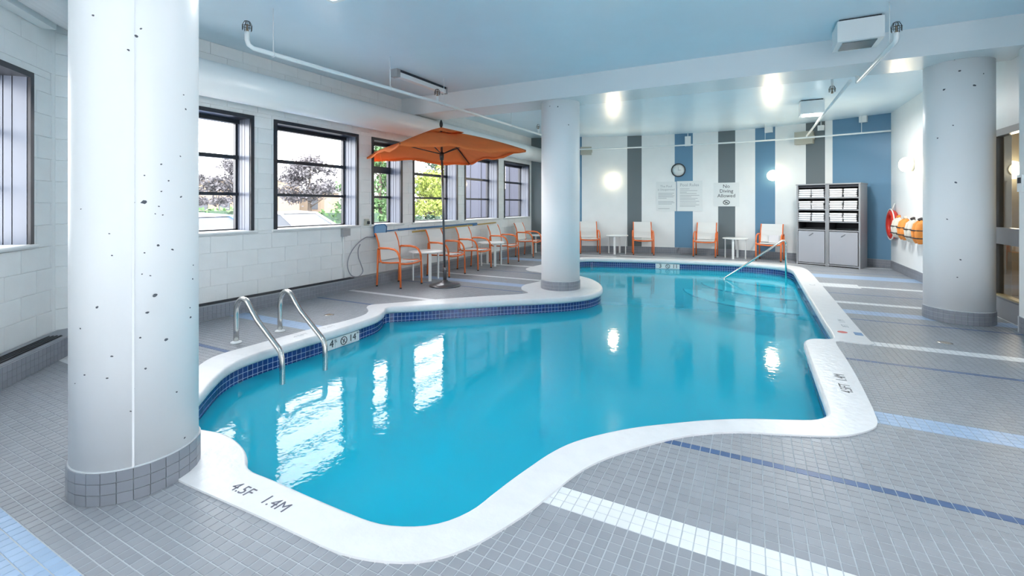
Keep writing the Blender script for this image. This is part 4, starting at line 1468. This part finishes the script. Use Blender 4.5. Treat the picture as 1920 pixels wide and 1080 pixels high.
def make_cabinet():
    r = empty('towel_cabinet', (0, 0, 0))
    b = MB()
    t = .03
    b.box(0, t, 0, DEP, 0, CHH); b.box(CW - t, CW, 0, DEP, 0, CHH); b.box(t, CW - t, DEP - .02, DEP, 0, CHH)
    b.box(-.01, CW + .01, -.015, DEP, CHH, CHH + .025); b.box(t, CW - t, 0, DEP, .02, .05)
    b.build('body', M['cab'], r)
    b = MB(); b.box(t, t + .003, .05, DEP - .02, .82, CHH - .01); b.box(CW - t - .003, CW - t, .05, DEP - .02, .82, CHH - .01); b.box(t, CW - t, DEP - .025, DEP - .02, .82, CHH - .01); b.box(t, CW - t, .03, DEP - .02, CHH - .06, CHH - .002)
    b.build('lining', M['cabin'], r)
    for z in SH:
        b = MB(); b.box(t, CW - t, .01, DEP - .02, z - .022, z); b.build('shelf', M['cab'], r)
    b = MB(); b.box(t + .012, CW - t - .012, -.012, .012, .06, .765); d = b.build('door', M['cabdoor'], r)
    b = MB(); b.tube([(CW * .5 - .04, -.014, .66), (CW * .5 - .015, -.026, .68), (CW * .5 + .02, -.026, .705), (CW * .5 + .04, -.014, .72)], .006, 6); b.build('handle', M['frame_grey'], d)
    return r


SH = [.79, .985, 1.26, 1.53]
SH = [.80, .99, 1.255, 1.52]
cabs = []
for k in range(2):
    o = make_cabinet() if k == 0 else copy_tree(cabs[0])
    o.location = cab_o + cdir * (CW * k + .004 * k)
    o.rotation_euler = (0, 0, CA)
    tag(o, 'grey towel cabinet with a door, next to the %s' % ('armchair with the towel' if k == 0 else 'wide blue wall panel'), 'cabinet', 'grey towel cabinets')
    cabs.append(o)
twb = MB()
TW_, TD, TH = .235, .36, .047
pf = [(-TD / 2, .004), (-TD / 2 - .006, TH * .25), (-TD / 2 - .006, TH * .75), (-TD / 2, TH - .004), (TD / 2, TH - .002), (TD / 2, .002)]
vs = [(x, y, z) for x in (-TW_ / 2, -TW_ / 2 + .01, TW_ / 2 - .01, TW_ / 2) for y, z in pf]
vs = [(x, y * (.97 if abs(x) > TW_ / 2 - .005 else 1), TH / 2 + (z - TH / 2) * (.7 if abs(x) > TW_ / 2 - .005 else 1)) for x, y, z in vs]
m_ = 6
fs = [tuple(range(m_)), tuple(range(3 * m_, 4 * m_))[::-1]]
for j in range(3):
    fs += [(j * m_ + i, j * m_ + (i + 1) % m_, (j + 1) * m_ + (i + 1) % m_, (j + 1) * m_ + i) for i in range(m_)]
twb.add(vs, fs)
tw_me = twb.mesh('folded_towel', M['towel'])
shn = {0: 'lower', 1: 'middle', 2: 'top'}
for k in range(2):
    for si in range(3):
        for j in range(2):
            for q in range(4):
                o = bpy.data.objects.new('folded_towel', tw_me)
                COL.objects.link(o)
                loc = Vector((.155 + .262 * j + random.uniform(-.006, .006), .205 + random.uniform(-.008, .008), SH[si + 1] + q * TH))
                cc = cabs[k].location
                R = Matrix.Rotation(CA, 3, 'Z')
                o.location = Vector(cc) + R @ loc
                o.rotation_euler = (0, 0, CA + random.uniform(-.02, .02))
                tag(o, 'white folded towel, %s %s stack on the %s shelf, %s cabinet' % (('bottom of', 'second from bottom of', 'third from bottom of', 'top of')[q], ('left', 'right')[j], shn[si], ('left-hand', 'right-hand')[k]), 'towel',
                    'folded towels, %s shelf, cabinet %s, %s stack' % (shn[si], ('by armchair', 'by blue panel')[k], ('first', 'second')[j]))

# ---------------------------------------------------------------- life ring and vests
lr = empty('life_ring', (RX - .06, 12.10, .95), label='red life ring with white rope hung on the right-hand wall', cat='life ring')
b = MB(); b.tube([(0, .24 * math.cos(a), .24 * math.sin(a)) for a in np.linspace(0, 2 * PI, 36, endpoint=False)], .06, 14, closed=True); b.build('ring', M['red'], lr)
b = MB(); b.lathe([(.19, -.01), (.19, .01)], 30, T=Matrix.Rotation(PI / 2, 4, 'Y')); b.build('cover', M['red'], lr)
b = MB(); b.tube([(-.03, .315 * math.cos(a), .315 * math.sin(a)) for a in np.linspace(0, 2 * PI, 36, endpoint=False)], .012, 6, closed=True); b.build('rope', M['ringwhite'], lr)
b = MB(); b.tube([(0, -.02, .30), (.03, -.02, .42), (.05, 0, .44), (.03, .03, .40), (0, .03, .30)], .008, 6); b.build('hanging_cord', M['ringwhite'], lr)


def vest(y, z, c0, c1, lab):
    o = empty('life_vest', (RX - .11, y, z), label=lab, cat='life vest', group='life vests on the right-hand wall')
    for s in (-1, 1):
        b = MB(); b.tube([(0, s * .085, -.19), (-.015, s * .09, -.1), (-.02, s * .092, 0), (-.01, s * .08, .12), (.02, s * .06, .19)], [.045, .075, .08, .065, .03], 12, flat=1.0); b.build('front_panel', M[c0], o)
    b = MB(); b.tube([(.05, 0, -.17), (.06, 0, 0), (.05, 0, .15)], [.035, .045, .035], 10); b.build('back_panel', M[c1], o)
    b = MB(); b.tube([(.02, .06, .18), (.0, .05, .215), (.02, 0, .23), (.0, -.05, .215), (.02, -.06, .18)], .022, 8); b.build('collar', M[c1], o)
    for zz in (-.10, .03):
        b = MB(); b.tube([(.04, -.17, zz), (-.06, -.15, zz), (-.10, -.09, zz), (-.085, 0, zz), (-.10, .09, zz), (-.06, .15, zz), (.04, .17, zz)], .011, 6); b.build('strap', M['vest_b'], o)


vest(11.42, .91, 'vest_w', 'vest_o', 'cream life vest hung nearest the red life ring')
vest(10.98, .90, 'vest_o', 'vest_w', 'orange life vest with dark straps between the two others')
vest(10.52, .89, 'vest_w', 'vest_b', 'cream and black life vest beside the orange one')
vest(10.10, .89, 'vest_o', 'vest_b', 'bright orange life vest half hidden by the right-hand column')

# ---------------------------------------------------------------- things on the window wall
XW = -5.8
pl = empty('telescopic_pole', (XW + .05, 6.5, .90), label='long blue telescopic pole hung under the windows', cat='pole')
b = MB(); b.tube([(0, 0, .0), (0, 2.7, .02)], .017, 8); b.build('tube', M['pole_blue'], pl)
for y in (.5, 2.3):
    b = MB(); b.box(-.05, .01, y - .015, y + .015, -.03, .01); b.build('hook', M['white'], pl)
pl = empty('telescopic_pole', (XW + .05, 6.9, .84), label='long yellow pole hung just below the blue pole', cat='pole')
b = MB(); b.tube([(0, 0, 0), (0, 2.2, .05), (0, 3.2, .07)], .015, 8); b.build('tube', M['pole_yellow'], pl)
b = MB(); b.tube([(0, 2.1, .05), (0, 2.3, .052)], .02, 8); b.build('grip', M['pole_blue'], pl)
nt_ = empty('leaf_net', (XW + .04, 6.06, .92), label='blue skimmer net with a square frame hung at the end of the pole', cat='net')
fr = [(0, -.14, -.11), (0, -.15, .06), (0, -.10, .09), (0, .10, .09), (0, .15, .05), (0, .14, -.11)]
b = MB(); b.tube(fr, .011, 8, closed=True); b.build('frame', M['pole_blue'], nt_)
b = MB(); b.box(-.012, -.006, -.135, .135, -.10, .08); b.build('net_panel', M['net'], nt_)
b = MB(); b.tube([(0, .14, -.03), (0, .45, -.02)], .012, 8); b.build('handle', M['pole_blue'], nt_)
jb = empty('outlet_box', (XW, 5.29, .92), label='grey outlet box with a white conduit below the wide window', cat='outlet')
b = MB(); b.box(0, .06, -.07, .01, -.07, .06); b.build('housing', M['greybox'], jb)
b = MB(); b.box(0, .055, .012, .08, -.06, .055); b.build('cover', M['greybox'], jb)
b = MB(); b.tube([(.02, -.03, -.07), (.02, -.03, -.73)], .013, 8); b.build('conduit', M['white'], jb)
jb = empty('outlet_box', (XW, 5.75, 1.06), label='small brown outlet on the pier between the wide and narrow windows', cat='outlet')
b = MB(); b.box(0, .045, -.04, .04, -.055, .055); b.build('housing', M['beige'], jb)
b = MB(); b.box(.045, .07, -.01, .03, -.03, .02); b.build('plug', M['ink'], jb)
cb = MB()
P = smooth_loop([(5.95, .80), (5.75, .81), (5.55, .72), (5.38, .55), (5.33, .38), (5.40, .22), (5.55, .17), (5.66, .24), (5.62, .36), (5.56, .5), (5.56, .64), (5.60, .70)], .04, closed=False)
cb.tube([(XW + .03, y, z) for y, z in P], .008, 6)
cb.build('hanging_cord', M['cable'], label='grey cord looping down the wall left of the first armchair', cat='cord')

# deck drains
for x, y, lab in ((1.66, 5.97, 'small round metal floor drain on the deck left of the right-hand column'), (-4.62, 3.98, 'small faint floor drain on the deck beyond the ladder')):
    o = empty('floor_drain', (x, y, 0), label=lab, cat='drain')
    b = MB(); b.lathe([(.06, .0), (.06, .003), (.045, .004)], 20); b.build('rim', M['steel'], o)
    b = MB()
    for k in range(5):
        b.box(-.04 + k * .018, -.032 + k * .018, -.036, .036, .003, .0055)
    b.build('grate', M['brass'], o)

# ---------------------------------------------------------------- outdoors
GZ = -.30
b = MB(); b.box(-90, -6.16, -30, 90, GZ - .1, GZ); b.build('parking_lot_ground', M['asphalt'], label='pale parking lot outside the windows', kind='structure')
b = MB(); b.box(-6.15, 3.6, 14.02, 60, GZ - .1, GZ); b.build('yard_ground', M['asphalt'], label='ground outside beyond the building', kind='structure')


def at(px, d, z=0.0):
    """plan point at picture column px and depth d metres from the viewpoint"""
    Xc = (px - 960) / 865 * d
    return Vector((Xc * math.cos(YAW) - d * math.sin(YAW), Xc * math.sin(YAW) + d * math.cos(YAW), z))


def make_car(name, loc, rz, paint, lab):
    o = empty(name, loc, rz, label=lab, cat='car', group='cars parked outside')
    sec = [(-2.2, .35, .75, .70, .35), (-2.1, .28, .92, .80, .35), (-1.3, .22, 1.0, .88, .35), (0, .22, .98, .90, .35), (1.0, .22, .95, .88, .35), (1.7, .25, .86, .82, .35), (2.15, .32, .68, .66, .35)]
    b = MB()
    vs = []
    for x, zb, zt, w, _ in sec:
        vs += [(x, -w * .96, zb), (x, -w, zb + .2), (x, -w * .98, zt - .12), (x, -w * .86, zt), (x, w * .86, zt), (x, w * .98, zt - .12), (x, w, zb + .2), (x, w * .96, zb)]
    m_ = 8
    fs = [tuple(range(m_)), tuple(range((len(sec) - 1) * m_, len(sec) * m_))[::-1]]
    for j in range(len(sec) - 1):
        fs += [(j * m_ + i, j * m_ + (i + 1) % m_, (j + 1) * m_ + (i + 1) % m_, (j + 1) * m_ + i) for i in range(m_)]
    b.add(vs, fs, 0, True); b.build('body', M[paint], o)
    b = MB()
    cs = [(-1.95, .94, .74), (-1.35, 1.36, .62), (-.5, 1.46, .60), (.25, 1.42, .60), (1.05, .95, .74)]
    vs = []
    for x, zt, w in cs:
        vs += [(x, -.78, .93), (x, -w, zt), (x, w, zt), (x, .78, .93)]
    fs = []
    for j in range(4):
        fs += [(j * 4 + i, j * 4 + i + 1, j * 4 + 5 + i, j * 4 + 4 + i) for i in range(3)]
    b.add(vs, fs, 0, False); b.build('windows', M['car_glass'], o)
    b = MB()
    vs = [(x, s * w, z + .015) for x, z, w in cs[1:4] for s in (-1, 1)]
    b.add(vs, [(0, 1, 3, 2), (2, 3, 5, 4)], 0, True)
    for s in (-1, 1):
        b.tube([(-1.95, s * .75, .96), (-1.35, s * .62, 1.37), (-.5, s * .60, 1.47), (.25, s * .60, 1.43), (1.05, s * .75, .97)], .035, 6)
        b.tube([(-.35, s * .605, 1.45), (-.4, s * .78, .95)], .03, 6)
    b.build('roof', M[paint], o)
    for sx in (-1.35, 1.4):
        for sy in (-1, 1):
            b = MB(); b.tube([(sx, sy * .70, .32), (sx, sy * .90, .32)], .32, 20); b.build('wheel', M['tyre'], o)
    b = MB(); b.box(.55, .75, -.98, -.84, .92, 1.04); b.build('mirror', M[paint], o)


p = at(548, 12.2)
make_car('car', (p.x, p.y, GZ), YAW - .35, 'car_white', 'white car parked outside the wide window')
p = at(360, 8.4)
make_car('car', (p.x, p.y, GZ), YAW - .25, 'car_blue', 'blue car parked outside the window behind the nearest column')


def tree(px, d, top, spread, base, leaf, lab, n=1600, name='tree', leafs=.10):
    n = int(n * 2.2)
    p = at(px, d)
    o = empty(name, (p.x, p.y, GZ), label=lab, cat='tree', group='trees outside the windows')
    H = top - GZ
    b = MB(); b.tube([(0, 0, 0), (.03, 0, H * .4), (0, .02, H * .85)], [spread * .07, spread * .05, spread * .015], 8)
    for k in range(7):
        a = k * 2.4
        z = H * (.35 + .07 * k)
        b.tube([(0, 0, z), (spread * .5 * math.cos(a), spread * .5 * math.sin(a), z + H * .1)], [spread * .025, spread * .008], 6)
    b.build('trunk', M['bark'], o)
    cl = [(rng.normal(0, spread * .42, 2), rng.uniform(base - GZ, H * .97)) for _ in range(26)]
    V, Fc = [], []
    for i in range(n):
        (cxy, cz) = cl[rng.integers(len(cl))]
        f = 1 - .75 * max(0, (cz - (base - GZ)) / max(H - (base - GZ), .1)) ** 1.3
        c = np.array([cxy[0] * f, cxy[1] * f, cz]) + rng.normal(0, spread * .14, 3) * np.array([1, 1, .55])
        a, t = rng.normal(0, 1, 3), rng.normal(0, 1, 3)
        a /= np.linalg.norm(a); t -= a * t.dot(a); t /= np.linalg.norm(t)
        s = leafs * rng.uniform(.6, 1.2)
        k = len(V)
        V += [tuple(c - a * s), tuple(c + t * s * .5), tuple(c + a * s), tuple(c - t * s * .5)]
        Fc.append((k, k + 1, k + 2, k + 3))
    me = bpy.data.meshes.new('foliage')
    me.from_pydata(V, [], Fc); me.materials.append(M[leaf]); me.update()
    q = bpy.data.objects.new('foliage', me); COL.objects.link(q); q.parent = o
    q['kind'] = 'stuff'


tree(580, 24, 4.0, 1.9, 1.7, 'leaf_plum', 'plum-leaved tree behind the white car', 2200)
tree(440, 22, 3.6, 1.3, 1.5, 'leaf_plum', 'plum-leaved tree behind the blue car', 1300)
tree(360, 27, 3.4, 1.1, 1.4, 'leaf_plum', 'plum-leaved tree whose leaves show beside the nearest column', 900)
tree(712, 19, 4.2, 1.5, .6, 'leaf_green', 'green tree outside the narrow window', 1800)
tree(735, 26, 3.6, 1.6, .4, 'leaf_dark', 'dark green tree behind the one outside the narrow window', 1200)
tree(800, 24, 3.0, 2.2, .8, 'leaf_yellow', 'yellow-green tree outside the window behind the umbrella pole', 2200)
tree(815, 30, 4.8, 1.5, 1.6, 'leaf_dark', 'dark conifer rising behind the yellow-green tree', 1200, 'conifer')
tree(838, 21, 3.4, 1.0, .8, 'leaf_yellow', 'narrow yellow-green tree right of the umbrella pole outside', 900)
tree(655, 27, 2.6, 1.6, .5, 'leaf_green', 'low green tree past the hedge at the right of the wide window', 900)


def hedge(px0, px1, d0, d1, top, lab, leaf='leaf_green'):
    a, c = at(px0, d0), at(px1, d1)
    L = (c - a).length
    o = empty('hedge', (a.x, a.y, GZ), math.atan2(c.y - a.y, c.x - a.x), label=lab, cat='hedge')
    V, Fc = [], []
    for i in range(int(L * 260)):
        q = np.array([rng.uniform(0, L), rng.uniform(-.4, .4), rng.uniform(0, top - GZ)])
        u, t = rng.normal(0, 1, 3), rng.normal(0, 1, 3)
        u /= np.linalg.norm(u); t -= u * t.dot(u); t /= np.linalg.norm(t)
        s = .10
        k = len(V)
        V += [tuple(q - u * s), tuple(q + t * s * .6), tuple(q + u * s), tuple(q - t * s * .6)]
        Fc.append((k, k + 1, k + 2, k + 3))
    me = bpy.data.meshes.new('foliage'); me.from_pydata(V, [], Fc); me.materials.append(M[leaf]); me.update()
    q = bpy.data.objects.new('foliage', me); COL.objects.link(q); q.parent = o; q['kind'] = 'stuff'
    b = MB(); b.box(0, L, -.3, .3, 0, top - GZ - .1); b.build('hedge_core', M['leaf_dark'], o)


hedge(300, 480, 19, 18, 1.22, 'clipped green hedge behind the blue car')
hedge(610, 700, 18, 17, 1.15, 'clipped green hedge right of the white car')
hedge(760, 852, 16, 15, 1.0, 'dark clipped hedge outside the window behind the umbrella pole', 'leaf_dark')
hedge(760, 850, 13, 12.4, .55, 'low light green shrub row in front of the dark hedge', 'leaf_yellow')


def far_house(px, d, w, hgt, m, lab, rows=1):
    p = at(px, d)
    o = empty('building', (p.x, p.y, GZ), YAW, label=lab, cat='building', group='far buildings outside')
    b = MB(); b.box(-w / 2, w / 2, 0, 4, 0, hgt); b.build('walls', M[m], o)
    b = MB(); b.box(-w / 2 - .2, w / 2 + .2, -.2, 4.2, hgt, hgt + .25); b.build('roof', M['far_white'], o)
    k = int(w / 2)
    for i in range(k):
        for r in range(rows):
            x = -w / 2 + (i + .5) * w / k
            b = MB(); b.box(x - .5, x + .5, -.05, .02, 1.2 + 2.6 * r, 2.3 + 2.6 * r); b.build('window', M['car_glass'], o)


far_house(400, 42, 12, 3.9, 'far_beige', 'pale beige building behind the blue car')
far_house(545, 48, 7, 3.0, 'far_beige', 'low beige building behind the plum-leaved tree')
far_house(690, 56, 5, 4.6, 'far_white', 'small white building past the hedge')
# neighbouring wing seen through the last windows
wg = empty('wall_wing', (0, 0, 0), label='blue-grey clad wing of the building outside the last windows', kind='structure')
b = MB()
b.box(-8.4, -7.2, 12.40, 12.7, GZ, 5); b.box(-7.2, -6.95, 12.4, 12.7, GZ, 5); b.box(-6.72, -6.16, 12.4, 12.7, GZ, 5)
b.box(-6.95, -6.72, 12.4, 12.7, GZ, 1.85)
b.build('cladding', M['wing'], wg)
b = MB()
for x in (-8.0, -7.6, -7.2, -6.6):
    b.box(x, x + .02, 12.385, 12.40, GZ, 5)
b.build('joint_strip', M['dark'], wg)
